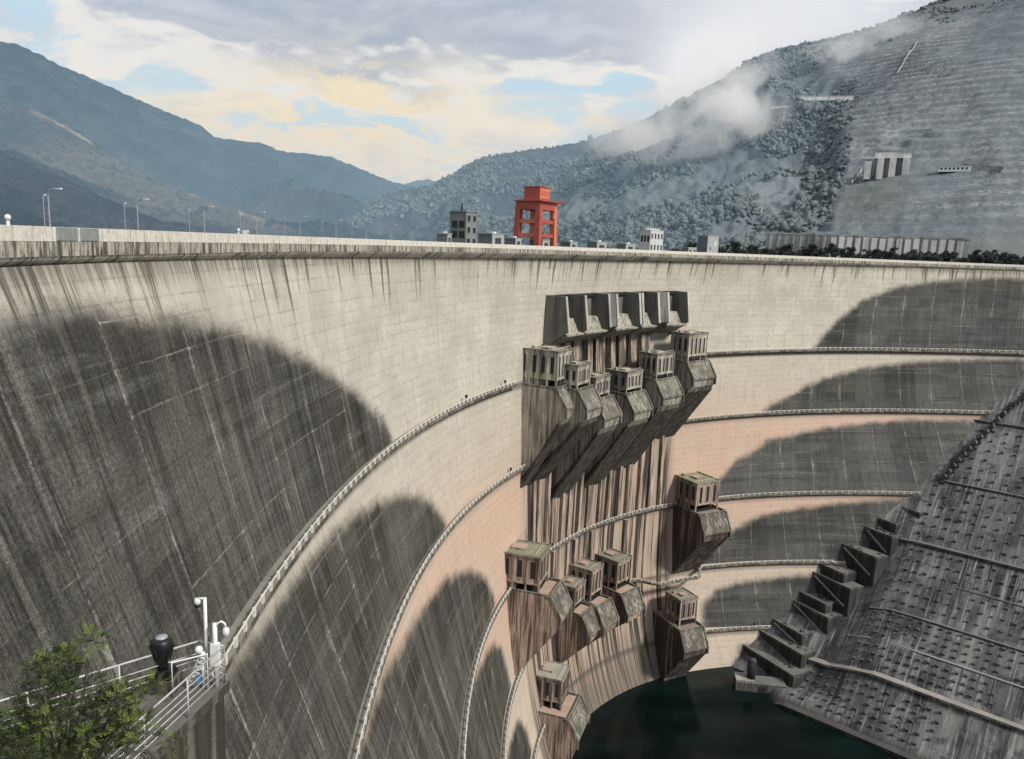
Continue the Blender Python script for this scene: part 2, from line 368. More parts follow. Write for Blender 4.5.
S, Z = np.meshgrid(ss, zz)
_X, _Y = xy(ss, face(ss, 182.)); arc = np.concatenate([[0], np.cumsum(np.hypot(np.diff(_X), np.diff(_Y)))]); arc -= np.interp(0, ss, arc)
Tt = face(S, Z) - 2.6 * sstep(150, 236, Z)
X, Y = xy(S, Tt)
grow = np.full(S.shape, -40.)
tier = np.zeros(S.shape)
for k in range(6):
    lo = TIERS[k + 1] if k < 5 else -10.
    m = (Z <= TIERS[k]) & (Z > lo); tier[m] = k
    for sd in 'LR':
        P = np.array(EDGE[sd + str(k)], float); q = m & ((S < 0) if sd == 'L' else (S > 0))
        d = np.full(q.sum(), 1e9); s_, z_ = S[q], Z[q]
        for a, b in zip(P[:-1], P[1:]):
            e = b - a; t = np.clip(((s_ - a[0]) * e[0] + (z_ - a[1]) * e[1]) / (e @ e), 0, 1)
            d = np.minimum(d, np.hypot(s_ - a[0] - t * e[0], z_ - a[1] - t * e[1]))
        ins = (z_ < np.interp(s_, P[:, 0], P[:, 1])) & ((s_ <= P[-1, 0]) if sd == 'L' else (s_ >= P[0, 0]))
        grow[q] = np.where(ins, d, -d)
pink = sstep(55, 95, Z) * sstep(168, 125, Z) * sstep(45, 75, abs(S)) + .35 * sstep(190, 60, Z)
pink = np.clip(pink, 0, 1)
core = sstep(68, 60, abs(S + 2)) * np.where(Z > 168, sstep(42, 34, abs(S + 2)), 1.) * sstep(203, 200, Z)
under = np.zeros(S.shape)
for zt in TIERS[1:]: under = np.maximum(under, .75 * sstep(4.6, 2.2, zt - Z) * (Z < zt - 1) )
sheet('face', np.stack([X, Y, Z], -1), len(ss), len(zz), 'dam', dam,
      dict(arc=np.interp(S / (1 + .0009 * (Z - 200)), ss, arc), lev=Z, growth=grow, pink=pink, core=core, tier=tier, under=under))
def ribbon(prof, s0, s1, z, name, mat, parent, step=3., pfun=None, cap=True):   # sweep a (p, dz) profile along the contour at level z
    n = max(2, int((s1 - s0) / step) + 1); sv = np.linspace(s0, s1, n); m = MB(); k = len(prof); al = np.repeat(np.interp(sv, ss, arc), k)
    for s in sv:
        off = pfun(s) if pfun else 0.
        for p, dz in prof:
            q = at(s, z, p + off); m.v.append((q.x, q.y, z + dz))
    for i in range(n - 1):
        for j in range(k):
            l = (j + 1) % k; m.f.append((i * k + j, i * k + l, (i + 1) * k + l, (i + 1) * k + j))
    m.f.append(tuple(range(k - 1, -1, -1))); e = (n - 1) * k; m.f.append(tuple(e + j for j in range(k)))
    o = m.build(name, mat, parent); q = o.data.attributes.new('arc', 'FLOAT', 'POINT'); q.data.foreach_set('value', np.asarray(al, np.float32)); return o
ZT = 238.4
ribbon([(0, 0), (0, -1.55), (-.5, -1.55), (-.5, 0)], -345, 345, ZT, 'parapet', 'parapet', dam)
ribbon([(.12, -1.58), (.12, -3.2), (-12.0, -3.2), (-12.0, -1.58)], -345, 345, ZT, 'crest_girder', 'girder', dam)
ribbon([(.0, -3.22), (-.25, -3.6), (-2.9, -5.2), (-3.4, -5.2), (-3.4, -3.22)], -345, 345, ZT, 'corbel', 'corbel', dam)
ribbon([(-11.5, 0), (-11.5, -1.55), (-12, -1.55), (-12, 0)], -345, 345, ZT, 'upstream_parapet', 'parapet', dam)
ribbon([(-12, -1.6), (-12, -160), (-13, -160), (-13, -1.6)], -345, 345, ZT, 'upstream_face', 'pier', dam, 6.)
ribbon([(-.55, -1.574), (-.55, -1.45), (-2.2, -1.45), (-2.2, -1.574)], -345, 345, ZT, 'footway', 'deck', dam)
for u0, u1 in ((57, 77), (81, 98)):                                   # two panels of openwork in the parapet
    sa, sb = crest_s(u0), crest_s(u1); m = MB()
    for s in np.linspace(sa, sb, 12):
        a = at(s, ZT, .12); m.bar((a.x, a.y, ZT - 1.45), (a.x, a.y, ZT - .12), .12, .10)
    ribbon([(.10, -.04), (.10, -1.5), (.03, -1.5), (.03, -.04)], sa, sb, ZT, 'parapet_panel', 'greenglass', dam, 1.)
    m.build('panel_bar', 'steel', dam)

def jog(c, w, h):                                                     # a walkway stepping out round a pier
    return lambda s: h * float(sstep(c - w - 9, c - w, s) * sstep(c + w + 9, c + w, s))
def walkway(z, spans, label, pfun=None, posts=3.2):
    for s0, s1 in spans:
        w = ribbon([(2.0, 0), (2.0, -1.1), (1.6, -1.1), (1.4, -.5), (-.6, -.5), (-.6, 0)], s0, s1, z, 'walkway', 'deck', dam, 3., pfun)
        w['label'] = label
        m = MB()
        for dz in (1.2,): 
            sv = np.linspace(s0, s1, int((s1 - s0) / 3) + 2)
            P = [at(s, z, 1.8 + (pfun(s) if pfun else 0)) for s in sv]
            for a, b in zip(P[:-1], P[1:]): m.bar((a.x, a.y, z + dz), (b.x, b.y, z + dz), .2, .2)
        for s in np.arange(s0, s1, posts):
            a = at(s, z, 1.8 + (pfun(s) if pfun else 0)); m.box(a.x - .24, a.x + .24, a.y - .24, a.y + .24, z, z + 1.38)
        m.build('railing', 'rail', w)
walkway(181.9, [(-330, -78), (62, 300)], 'highest walkway along the dam face')
walkway(144.1, [(-300, -66), (58, 280)], 'second walkway down the dam face')
walkway(95.7, [(-240, -82), (-62, 210)], 'third walkway down the dam face')
j4 = lambda s: 11 * float(sstep(38, 47, s) * sstep(82, 74, s)) + 0.
walkway(56.3, [(-200, -66), (34, 150)], 'fourth walkway down the dam face', j4)
walkway(20.2, [(-150, -58), (66, 112)], 'lowest walkway above the water')

# ---- crest spillway piers and bays
pz0, pz1, pz2 = 217.2, 202., 196.5
PIER = [(-50.9, 1.6), (-33.8, 1.6), (-9.2, 8.0), (16.0, 3.6), (35.5, 9.4), (57.0, 1.6)]
for s, w in PIER:
    zf = 205.; o = at(s, zf); th = tang(s, zf)
    def pp(z): return float(face(s, z) - 2.6 * sstep(150, 236, z) - face(s, zf))
    p = [(pp(pz0) - 3, pz0 - zf), (pp(pz0) + 9.5, pz0 - zf), (10.5, pz1 - zf), (pp(pz2) - 1, pz2 - 4 - zf), (pp(pz2) - 4, pz2 - 4 - zf)]
    q = MB().prism(p, -w / 2, w / 2).build('spillway_pier', 'pier', dam); q.location = o; q.rotation_euler.z = th
    e = MB()
    for x in ((0,) if w < 2 else (-w / 2 + .55, w / 2 - .55)):
        e.prism([(pp(pz0) + 9.55, pz0 + .05 - zf), (pp(pz0) + 9.95, pz0 + .05 - zf), (10.95, pz1 - .2 - zf), (10.55, pz1 - zf)], x - .75, x + .75)
    e = e.build('nosing', 'nose', q)
for (sa, wa), (sb, wb) in zip(PIER[:-1], PIER[1:]):
    c = (sa + wa / 2 + sb - wb / 2) / 2; w = (sb - wb / 2) - (sa + wa / 2) - .1; zf = 205.; o = at(c, zf); th = tang(c, zf)
    def pp(z): return float(face(c, z) - 2.6 * sstep(150, 236, z) - face(c, zf))
    q = MB().prism([(pp(217) - 3, 11.8), (pp(217) + .5, 11.8), (.6, -4), (-3, -4)], -w / 2, w / 2).build('spillway_bay', 'pier', dam)
    q.location = o; q.rotation_euler.z = th
    MB().prism([(0, 1.5), (3.5, 1.5), (6.5, -4.3), (9.8, -4.6), (9.6, -5.4), (-.8, -10.2), (-3, -10)], -w / 2 + .05, w / 2 - .05).build('chute', 'block', q)
    MB().prism([(pp(217) - 1, 12.1), (pp(217) + 2., 12.1), (pp(217) + 2, 10.7), (pp(217) - 1, 10.7)], -w / 2 + .05, w / 2 - .05).build('shaded_lintel', 'void', q)  # near-black colour stands for the shadowed gap along the bay top
# low slabs running down between the bays and the sluice houses
for c, w, z0, z1 in ((-33, 5, 196, 168), (-25, 6, 198, 166), (-14, 4, 199, 164), (-5, 8, 199, 164), (6, 4, 199, 164), (14, 6, 198, 166), (24, 5, 197, 168), (34, 7, 196, 172)):
    o = at(c, z0); q = MB().prism([(-4, -.1), (.6, -.1), (float(face(c, z1) - face(c, z0)) + 4.2, z1 - z0), (-6, z1 - z0)], -w / 2, w / 2).build('chute_wall', 'chute', dam)
    q.location = o; q.rotation_euler.z = tang(c, z0)

for c, w, z0, z1, pr in ((-58, 2.2, 165, 90, 1.6), (-52, 3.2, 165, 92, 1.1), (-44, 2.4, 163, 96, 1.8), (-37, 4., 160, 96, 1.2), (-29, 2.2, 160, 97, 1.9), (-21, 3.6, 158, 97, 1.2), (-12, 2.6, 158, 97, 1.8), (-3, 4.2, 156, 97, 1.2), (6, 2.4, 158, 97, 1.8), (14, 3.4, 160, 97, 1.2), (22, 2.4, 162, 97, 1.9), (30, 4., 165, 97, 1.3), (39, 2.6, 168, 97, 1.8), (48, 3.4, 166, 97, 1.2), (55, 2.2, 166, 96, 1.8), (-34, 3, 93, 66, 1.3), (2, 3, 93, 66, 1.3), (30, 3, 93, 58, 1.5), (-14, 2.2, 93, 68, 1.6)):
    b0 = float(face(c, z0)); zs = np.linspace(z0, z1, 12)       # upright ribs on the wall under the upper outlets
    prof = [(float(face(c, z)) - b0 - 2.6 * float(sstep(150, 236, z)) + pr, z - z0) for z in zs] + [(float(face(c, z)) - b0 - 3.5, z - z0) for z in zs[::-1]]
    q = MB().prism(prof, -w / 2, w / 2).build('wall_rib', 'rib', dam); q.location = at(c, z0); q.rotation_euler.z = tang(c, z0)

# ---- sluice outlets (part of the dam) and the gate houses standing on them
GROUP_UP, GROUP_LOW = 'gate houses of the upper sluices', 'gate houses of the lower sluices'
def gate_house(name, label, corner, z, w, d, h, low, group, nside=4, nfront=3, roofbit=True, roof='roof'):
    """corner: downstream corner of the house seen from the camera (front, towards falling s) at platform level z."""
    s, p = foot(corner, z); k = 0
    th = tang(s, z); base = Vector((corner.x, corner.y, z)) + Vector((math.cos(th), math.sin(th), 0)) * (w / 2)
    mat = 'house_low' if low else 'house'
    t = thing(name, label, 'gate house', base, th, group)       # local: x along the dam, front at y=0, dam towards +y
    x0, x1 = -w / 2, w / 2; op = h * .26                         # open storey at the bottom between the columns
    m = MB(); m.box(x0 + .35, x1 - .35, .35, d - .35, op, h - .6); m.box(x0 + .9, x1 - .9, d * .45, d - .35, 0, op)
    m.build('wall', mat, t)
    m = MB(); cw = .75
    for i in range(nside + 1):
        y = cw / 2 + (d - cw) * i / nside
        for x in (x0 + cw / 2, x1 - cw / 2): m.box(x - cw / 2, x + cw / 2, y - cw / 2, y + cw / 2, 0, h - .35)
    for zb in (op - .5, h - 1.1):
        m.box(x0 + .06, x1 - .06, .06, .34, zb, zb + .7); 
        m.box(x0 + .06, x0 + .34, .36, d - .06, zb, zb + .7); m.box(x1 - .34, x1 - .06, .36, d - .06, zb, zb + .7)
    m.build('frame', mat, t)
    r = MB(); r.box(x0 - .25, x1 + .25, -.25, d + .25, h - .33, h); r.box(x0 - .25, x1 + .25, -.25, .1, h, h + .55); r.box(x0 - .25, x0 + .1, .1, d - .1, h, h + .55)
    r.box(x1 - .1, x1 + .25, .1, d - .1, h, h + .55); r.box(x0 - .25, x1 + .25, d - .1, d + .25, h, h + .55)
    r = r.build('roof', roof, t)
    if roofbit:
        MB().box(-w * .15, w * .2, d * .35, d * .6, h, h + .9).build('hatch', mat, r)
        MB().box(-w * .3, -w * .22, d * .7, d * .8, h, h + 1.4).build('vent', mat, r)
    ww = (w - 2 * cw - .6) / nfront
    for i in range(nfront):
        a = x0 + cw + .3 + ww * i
        q = MB().box(a + ww * .3, a + ww * .7, .27, .345, op + .9, h - 2.2).build('window', 'void', t)
        f = MB(); f.box(a + ww * .16, a + ww * .3, .12, .34, op + .6, h - 1.8); f.box(a + ww * .7, a + ww * .84, .12, .34, op + .6, h - 1.8); f.box(a + ww * .3, a + ww * .7, .12, .34, h - 2.2, h - 1.8)
        f.build('window_frame', mat, q)
    dw = (d - cw) / nside
    for i in range(nside):
        a = cw + dw * i
        MB().box(x0 + .27, x0 + .345, a + dw * .22, a + dw * .6, op + h * .14, h - 2.2).build('window', 'void', t)
    MB().box(x0 + .75, x1 - .75, .8, d * .45 - .02, .05, .35).build('threshold', 'void', t)
    MB().tube([(x0 - .12, d * .62, -1.5), (x0 - .12, d * .62, h - .4)], .14, 6).build('drain_pipe', 'void', t)
    m = MB()
    for yy in (d * .8, d * .8 + .6): m.bar((x0 - .15, yy, 0), (x0 - .15, yy, h + .9), .1)
    for q in np.arange(.4, h + .8, .6): m.bar((x0 - .15, d * .8, q), (x0 - .15, d * .8 + .6, q), .08)
    m.build('ladder', 'rail', t)
    m = MB(); k = random.random()
    for q in np.linspace(x0 + .2, x1 - .2, 7): m.box(q - .05, q + .05, d * .1, d * .1 + .1, h, h + 1.1)
    m.box(x0 + .2, x1 - .2, d * .1, d * .1 + .1, h + 1.1, h + 1.2); m.build('railing', 'rail', r)
    return t, s, p
def outlet(s, w, z, p, low, name='outlet_block', depth=38, tail=False, side_slab=True, hood=(5.5, 7.5), mat=None):
    """concrete housing of one sluice, carried out from the face at level z; p = how far its platform reaches."""
    mat = mat or ('block_low' if low else 'block'); o = at(s, z); th = tang(s, z)
    def fp(dz): return float(face(s, z + dz) - face(s, z) - 2.6 * (sstep(150, 236, z + dz)))
    hx, hz = hood
    pr = [(fp(0) - 4, -.15), (p + .8, -.15), (p + hx, -hz), (p + hx - .8, -hz - 4.5), (fp(-depth * .92) + 3.5, -depth * .92), (fp(-depth) + 1, -depth), (fp(-depth) - 5, -depth)]
    if tail: pr = pr[:4] + [(fp(-depth) + 9, -depth), (fp(-depth * 1.7) + 4, -depth * 1.7), (fp(-depth * 1.7) - 4, -depth * 1.7)]
    b = MB().prism(pr, -w / 2, w / 2).build(name, mat, dam); b.location = o; b.rotation_euler.z = th
    m = MB()                                                         # hood: sloping apron with raised rims
    m.prism([(p + 1.0, -.05), (p + 1.25, .05), (p + hx + .35, -hz + .25), (p + hx + .05, -hz - .05)], -w / 2 + .9, w / 2 - .9)
    m.build('hood', 'hood', b)
    m = MB()
    for x in (-w / 2 - .3, w / 2 - .5):
        m.prism([(p - 1, -.4), (p - 1, .55), (p + 1.3, .55), (p + hx + .7, -hz + .45), (p + hx + .7, -hz - 4.), (p + hx - .2, -hz - 4.), (p + hx - .2, -hz - .4), (p + .6, -.4)], x, x + .8)
    m.prism([(p + hx + .1, -hz + .1), (p + hx + .6, -hz + .1), (p + hx + .6, -hz - .7), (p + hx + .1, -hz - .7)], -w / 2, w / 2)
    m.build('rim', 'hood', b)
    m = MB(); m.box(-w / 2, w / 2, -p - .9, -p - .5, -.1, 1.2)
    for x in (-w / 2 + .05, w / 2 - .45): m.box(x, x + .4, -p - .45, -fp(0) , -.1, 1.1)
    m.build('parapet_wall', 'hood', b)
    if side_slab and not tail:
        dz = -depth; a0 = (p + hx - 2.5, -hz - 5.2); a1 = (fp(dz) + .2, dz - 3.5)
        m = MB().prism([a0, (a0[0] + .4, a0[1] - 2.), (a1[0] + .4, a1[1] - 2.), a1], -w / 2 - .8, w / 2 + .8)
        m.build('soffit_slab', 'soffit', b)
    return b
UP = [  # corner pixel, level, width, depth, height, label
 ((556, 389.4), 179.6, 16, 17.5, 15.5, 'largest of the upper gate houses, at the end of the highest walkway'),
 ((577, 391), 178.5, 13, 10, 10.5, 'small gate house squeezed right beside the largest upper gate house'),
 ((595, 401), 171, 14, 9, 10, 'low gate house with broad ledge, lowest placed of the upper row'),
 ((626, 395), 170, 14.5, 12, 10.5, 'squat upper gate house in front of the dark chute under the middle bays'),
 ((656, 381), 174.5, 15.5, 11, 13, 'upper gate house second from the far end, below the widest bay pier'),
 ((687.5, 363.3), 181, 16, 12, 15, 'upper gate house at the far end, beside the walkway above the pink concrete')]
for px, z, w, d, h, lab in UP:
    c = onz(*px, z); t, s, p = gate_house('gate_house', lab, c, z, w, d, h, False, GROUP_UP, 4 if d > 15 else 3, 4, True, 'roof_grey')
    k = at(s, z); th = tang(s, z); sc = s + w / 2
    outlet(sc, w + 2.6, z, p + .3, False, depth=40 if z > 175 else 46, hood=(5.5, 7.5))
LOW = [
 ((539, 595), 95.7, 15, 24, 16, 'tall mossy-roofed gate house standing alone above the pink wall on the near side', 38, False),
 ((695, 513), 95.7, 17, 21, 16.5, 'mossy-roofed gate house standing alone beside the pink face on the far side', 40, False),
 ((574, 612), 63, 12, 12, 12, 'lowest and nearest of three gate houses sharing one platform', 30, False),
 ((590, 604), 63, 12, 17, 17, 'tall middle gate house of three sharing one platform', 30, False),
 ((616, 591), 63, 12.5, 20, 15.5, 'far gate house of three sharing one platform', 30, False),
 ((561, 711), 26, 14, 19, 15, 'lowest gate house with a pale flat roof close above the dark water', 30, False),
 ((679, 627), 35, 12, 13, 15, 'narrow gate house in the dark corner near the far waterline', 36, False)]
for px, z, w, d, h, lab, dep, tail in LOW:
    c = onz(*px, z); t, s, p = gate_house('gate_house', lab, c, z, w, d, h, True, GROUP_LOW, 4 if d > 15 else 3, 3, True, 'roof' if 'mossy' in lab else ('roof_pale' if 'pale flat' in lab else 'roof_grey'))
    wide = 2 if 'dark corner' in lab else (5 if 'pale flat' in lab else (2 if z == 63 else 0))
    outlet(s + w / 2 - wide / 2, w + wide + (0.4 if 60 < z < 65 else 2.), z, p + 4.5, True, depth=dep, tail=tail, hood=(5.5, 9), side_slab=False, mat='block_shaded' if ('far side' in lab or 'dark corner' in lab) else None)

# ---- floodlights on the walkways
fl = thing('floodlight', 'small black floodlight on post on the highest walkway, nearest the largest gate house', 'floodlight', (0, 0, 0), 0, 'floodlights on the walkways')
MB().tube([(0, 0, 0), (0, 0, 2.)], .14).build('post', 'black', fl); MB().box(-.45, .45, -.35, .35, 1.7, 2.7).build('lamp', 'black', fl)
FL = [(-88, 181.9, None), (-122, 181.9, 'black floodlight on the highest walkway where the dark growth ends on the near side'), (80, 181.9, 'black floodlight on the highest walkway just past the far upper gate house'),
      (-82, 144.1, 'black floodlight at the near end of the second walkway'), (72, 144.1, 'black floodlight on the second walkway above the far pink concrete'),
      (-38, 95.7, 'black floodlight on the third walkway above the three joined gate houses'), (104, 20.2, 'black floodlight at the lowest walkway beside the stepped terrace')]
for i, (s, z, lab) in enumerate(FL):
    o = fl if i == 0 else copy_tree(fl, lab)
    o.location = at(s, z, 1.2)

# ================================================================== CREST FURNITURE
def on_crest(u, back=6.):
    s = crest_s(u, back); P = at(s, ZT, -back); P.z = ZT - 1.57; return P, tang(s, ZT), s
def lamp_post():
    t = thing('street_lamp', 'tall grey street lamp with curved arm, nearest on the dam crest', 'street lamp', (0, 0, 0), 0, 'street lamps along the dam crest')
    pts = [(0, 0, 0), (0, 0, 5.0)] + [(-1.3 * (1 - math.cos(a)), 0, 5. + .75 * math.sin(a)) for a in np.linspace(.3, 1.57, 5)]
    MB().tube(pts, [.09] + [.075] * (len(pts) - 2) + [.05], 6).build('post', 'steel', t)
    MB().box(-2.1, -1.25, -.13, .13, 5.66, 5.82).build('lamp_head', 'white', t)
    return t
lp = lamp_post(); k = 0
ORD = ['second', 'third', 'fourth', 'fifth', 'sixth', 'seventh', 'eighth', 'ninth', 'tenth', 'eleventh', 'twelfth']
US = [51, 139, 205, 257, 300, 336, 366, 391, 412, 430]
for i, u in enumerate(US):
    s = crest_s(u, 2.4); o = lp if i == 0 else copy_tree(lp, 'curved street lamp on the near kerb of the dam crest, %s from the nearest' % ORD[i - 1])
    P = at(s, ZT, -2.4); o.location = (P.x, P.y, ZT - 1.5); o.rotation_euler.z = tang(s, ZT) + R(70)
lab2 = 'slender lamp pole on the reservoir kerb of the crest, %s from the nearest'
for i, u in enumerate((46, 126, 190, 241, 285, 322, 352, 378)):
    o = copy_tree(lp, lab2 % (['first'] + ORD)[i]); s = crest_s(u, 11.); P = at(s, ZT, -11)
    o.location = (P.x, P.y, ZT - 1.5); o.rotation_euler.z = tang(s, ZT) + R(200); o.scale = (.7, .7, .97)
    o['group'] = 'slender lamp poles on the reservoir kerb'

# orange gantry crane
P, th, s = on_crest(535, 9.)
GCS = .93
gc = thing('gantry_crane', 'big orange-red gantry crane with machine house standing on the dam crest', 'gantry crane', P, th)
lx, ly = 7.0, 5.6                                                      # half spans along and across the crest
gc.scale = (GCS, GCS, GCS)
for sx in (-1, 1):
    for sy in (-1, 1):
        m = MB(); a = Vector((sx * lx, sy * ly, 0)); b = Vector((sx * (lx - .6), sy * (ly - .3), 19.5)); m.bar(a, b, 2.5, 2.5, (0, 1, 0)); m.build('leg', 'red' if sx < 0 else 'orange', gc)
for zb in (5.4, 11.6):
    for sx in (-1, 1): MB().box(sx * (lx - .3) - .8, sx * (lx - .3) + .8, -ly + .9, ly - .9, zb, zb + 1.7).build('tie_beam', 'orange', gc)
    for sy in (-1, 1): MB().box(-lx + 1, lx - 1, sy * (ly - .2) - .8, sy * (ly - .2) + .8, zb + .05, zb + 1.6).build('tie_beam', 'red', gc)
m = MB(); m.box(-lx - .6, lx + .6, -ly - .8, ly + .8, 17.6, 21.2); m.build('main_girder', 'red', gc)
m = MB(); m.box(-lx - 1.6, lx + 4.6, -ly - 2.4, ly + 1.6, 21.22, 21.6); m.build('platform', 'red', gc)
m = MB()
for x in np.arange(-lx - 1.5, lx + 4.6, 1.6):
    for y in (-ly - 2.3, ly + 1.5): m.box(x - .06, x + .06, y - .06, y + .06, 21.6, 22.7)
for y in (-ly - 2.3, ly + 1.5): m.box(-lx - 1.5, lx + 4.5, y - .05, y + .05, 22.6, 22.72)
m.build('railing', 'red', gc)
mh = MB().box(-4.6, 4.4, -4.2, 4.2, 21.62, 27.6).build('machine_house', 'red', gc)
MB().box(-4.9, 4.7, -4.5, 4.5, 27.62, 27.95).build('roof', 'red', mh)
MB().box(-4.3, 4.1, -4.26, -4.21, 22.6, 27.2).build('front_panel', 'orange', mh)
m = MB()
for i in range(4):
    a = -3.5 + 1.9 * i
    for r in range(3): m.box(a, a + 1.15, -4.32, -4.27, 24. + r * .75, 24.35 + r * .75)
    m.box(a + .45, a + .7, -4.345, -4.325, 23.9, 26.1)
m.build('sign_lettering', 'red', mh)
MB().bar((lx + 4.4, -ly - 1, 22), (lx + 6.2, -ly - 1, 20), .5).build('jib', 'red', gc)
for sx in (-1, 1):
    for sy in (-1, 1): MB().box(sx * lx - 1, sx * lx + 1, sy * ly - .8, sy * ly + .8, .0, 1.1).build('bogie', 'red', gc)
MB().box(lx - 3, lx - 1, -ly - 1.3, -ly + .4, 14., 16.4).build('cab', 'orange', gc)

def block_house(name, label, cat, u, w, d, h, mats, nwin=0, rows=1, back=7., rz=0., group=None, winmat='glass', roofmat='lgrey'):
    P, th, s = on_crest(u, back); t = thing(name, label, cat, P, th + rz, group)
    MB().box(-w / 2, w / 2, -d / 2, d / 2, 0, h).build('wall', mats[0], t)
    r = MB().box(-w / 2 - .2, w / 2 + .2, -d / 2 - .2, d / 2 + .2, h + .003, h + .35).build('roof', roofmat, t)
    if len(mats) > 1: MB().box(-w / 2 + .1, w / 2 - .1, -d / 2 - .06, -d / 2 - .003, .1, h - .1).build('front_panel', mats[1], t)
    for rr in range(rows):
        for i in range(nwin):
            a = -w / 2 + w * (i + .25) / nwin; z0 = h * (rr + .3) / rows; z1 = h * (rr + .75) / rows
            q = MB().box(a, a + w / nwin * .5, -d / 2 - .13, -d / 2 - .07, z0, z1).build('window', winmat, t)
            MB().box(a - .1, a + w / nwin * .5 + .1, -d / 2 - .2, -d / 2 - .07, z0 - .25, z0 - .01).build('sill', roofmat, q)
    return t
t = block_house('control_tower', 'dark grey multi-storey concrete control block with mast on the crest', 'control building', 463, 8.5, 6.5, 12.2, ('grey', 'midgrey'), 2, 3, 8, 0, None, 'void', 'grey')
for zz_ in (3.2, 6.8):
    for i in range(2): MB().box(-4.29, -4.253, -2.7 + 2.9 * i, -.6 + 2.9 * i, zz_, zz_ + 2.4).build('window', 'void', t)
MB().tube([(-1.5, 0, 12.5), (-1.5, 0, 15.2)], .3).build('mast', 'black', t)
SHEDS = [(444, 3.2, 4, 4.2, 'small dark shed at the near foot of the grey control block'), (491, 9.5, 6, 5.2, 'grey flat shed between the control block and the orange crane'), (513, 5, 5, 4.0, 'dark shed with pale end right before the orange crane'),
         (540, 6.2, 6, 3.9, 'dark shed with pale end under the orange crane legs'), (569, 6, 5, 3.6, 'dark low shed first past the orange crane'), (597, 8.4, 5.5, 4.2, 'dark low shed with pale end, second past the orange crane'),
         (626, 8, 5.5, 4., 'dark low shed just before the white building on the crest')]
for u, w, d, h, lab in SHEDS:
    t = block_house('crest_shed', lab, 'shed', u, w, d, h, ('grey', 'lgrey'), 1, 1, 7, 0, 'low sheds along the dam crest')
    MB().box(w * .1, w * .3, -.6, .6, h + .36, h + 1.0).build('roof_vent', 'white', t)
t = block_house('white_building', 'white two-storey building with window rows standing on the crest', 'building', 651, 11, 7, 11.5, ('pale_wall', 'pale_wall'), 4, 2, 9, 0, None, 'glass', 'pale_wall')
for i in range(3): MB().box(-5.55, -5.503, -2.8 + 2 * i, -1.5 + 2 * i, 5.8, 9).build('window', 'void', t)
for i in range(5): MB().box(-5. + 2.2 * i, -4.2 + 2.2 * i, -1, 0, 11.86, 12.8).build('roof_vent', 'white', t)
t = block_house('stair_tower', 'plain grey block tower with one pale window on the far crest', 'tower', 708, 9.5, 7, 10.5, ('grey', 'lgrey'), 0, 1, 8, 0, None, 'white', 'lgrey')
MB().box(1.6, 2.6, -3.62, -3.57, 5.5, 8.2).build('window', 'white', t); MB().box(-2.4, -1.6, -3.62, -3.57, 3., 4.6).build('window', 'void', t)
t = block_house('crest_kiosk', 'low kiosk with pale roof beside the plain grey tower', 'kiosk', 690, 7, 4, 3.6, ('grey', 'lgrey'), 2, 1, 7)
# two white cameras on the parapet
def camera_dome(u, lab, sc=1., n='security_camera'):
    s = crest_s(u); P = at(s, ZT, -.25); t = thing(n, lab, 'camera', (P.x, P.y, ZT), 0, 'white devices on the crest parapet')
    MB().tube([(0, 0, 0), (0, 0, .55)], .17, 8).build('post', 'white', t); MB().lathe([(.05, .5), (.28, .55), (.3, .8), (.22, 1.0), (.02, 1.08)], 12).build('housing', 'white', t, True)
    MB().lathe([(.2, .42), (.25, .5), (.25, .56)], 10, (0, 0, .2)).build('collar', 'black', t); t.scale = (sc, sc, sc)
camera_dome(12, 'white dome camera on post on the parapet nearest the frame edge')
camera_dome(240, 'small white dome camera with dark base on the parapet beside a lamp', .9)
P, th, s = on_crest(246, 1.2)
t = thing('equipment_cabinet', 'small white equipment cabinet behind the parapet beside the small dome camera', 'cabinet', P, th)
MB().box(-.5, .5, -.4, .4, 0, 2.3).build('body', 'white', t); MB().box(-.42, .42, -.44, -.403, .3, 2.1).build('door', 'lgrey', t)
structure(ribbon([(-2.25, -1.56), (-2.25, -1.5), (-11.4, -1.5), (-11.4, -1.56)], -345, 345, ZT, 'road', 'asphalt', None))

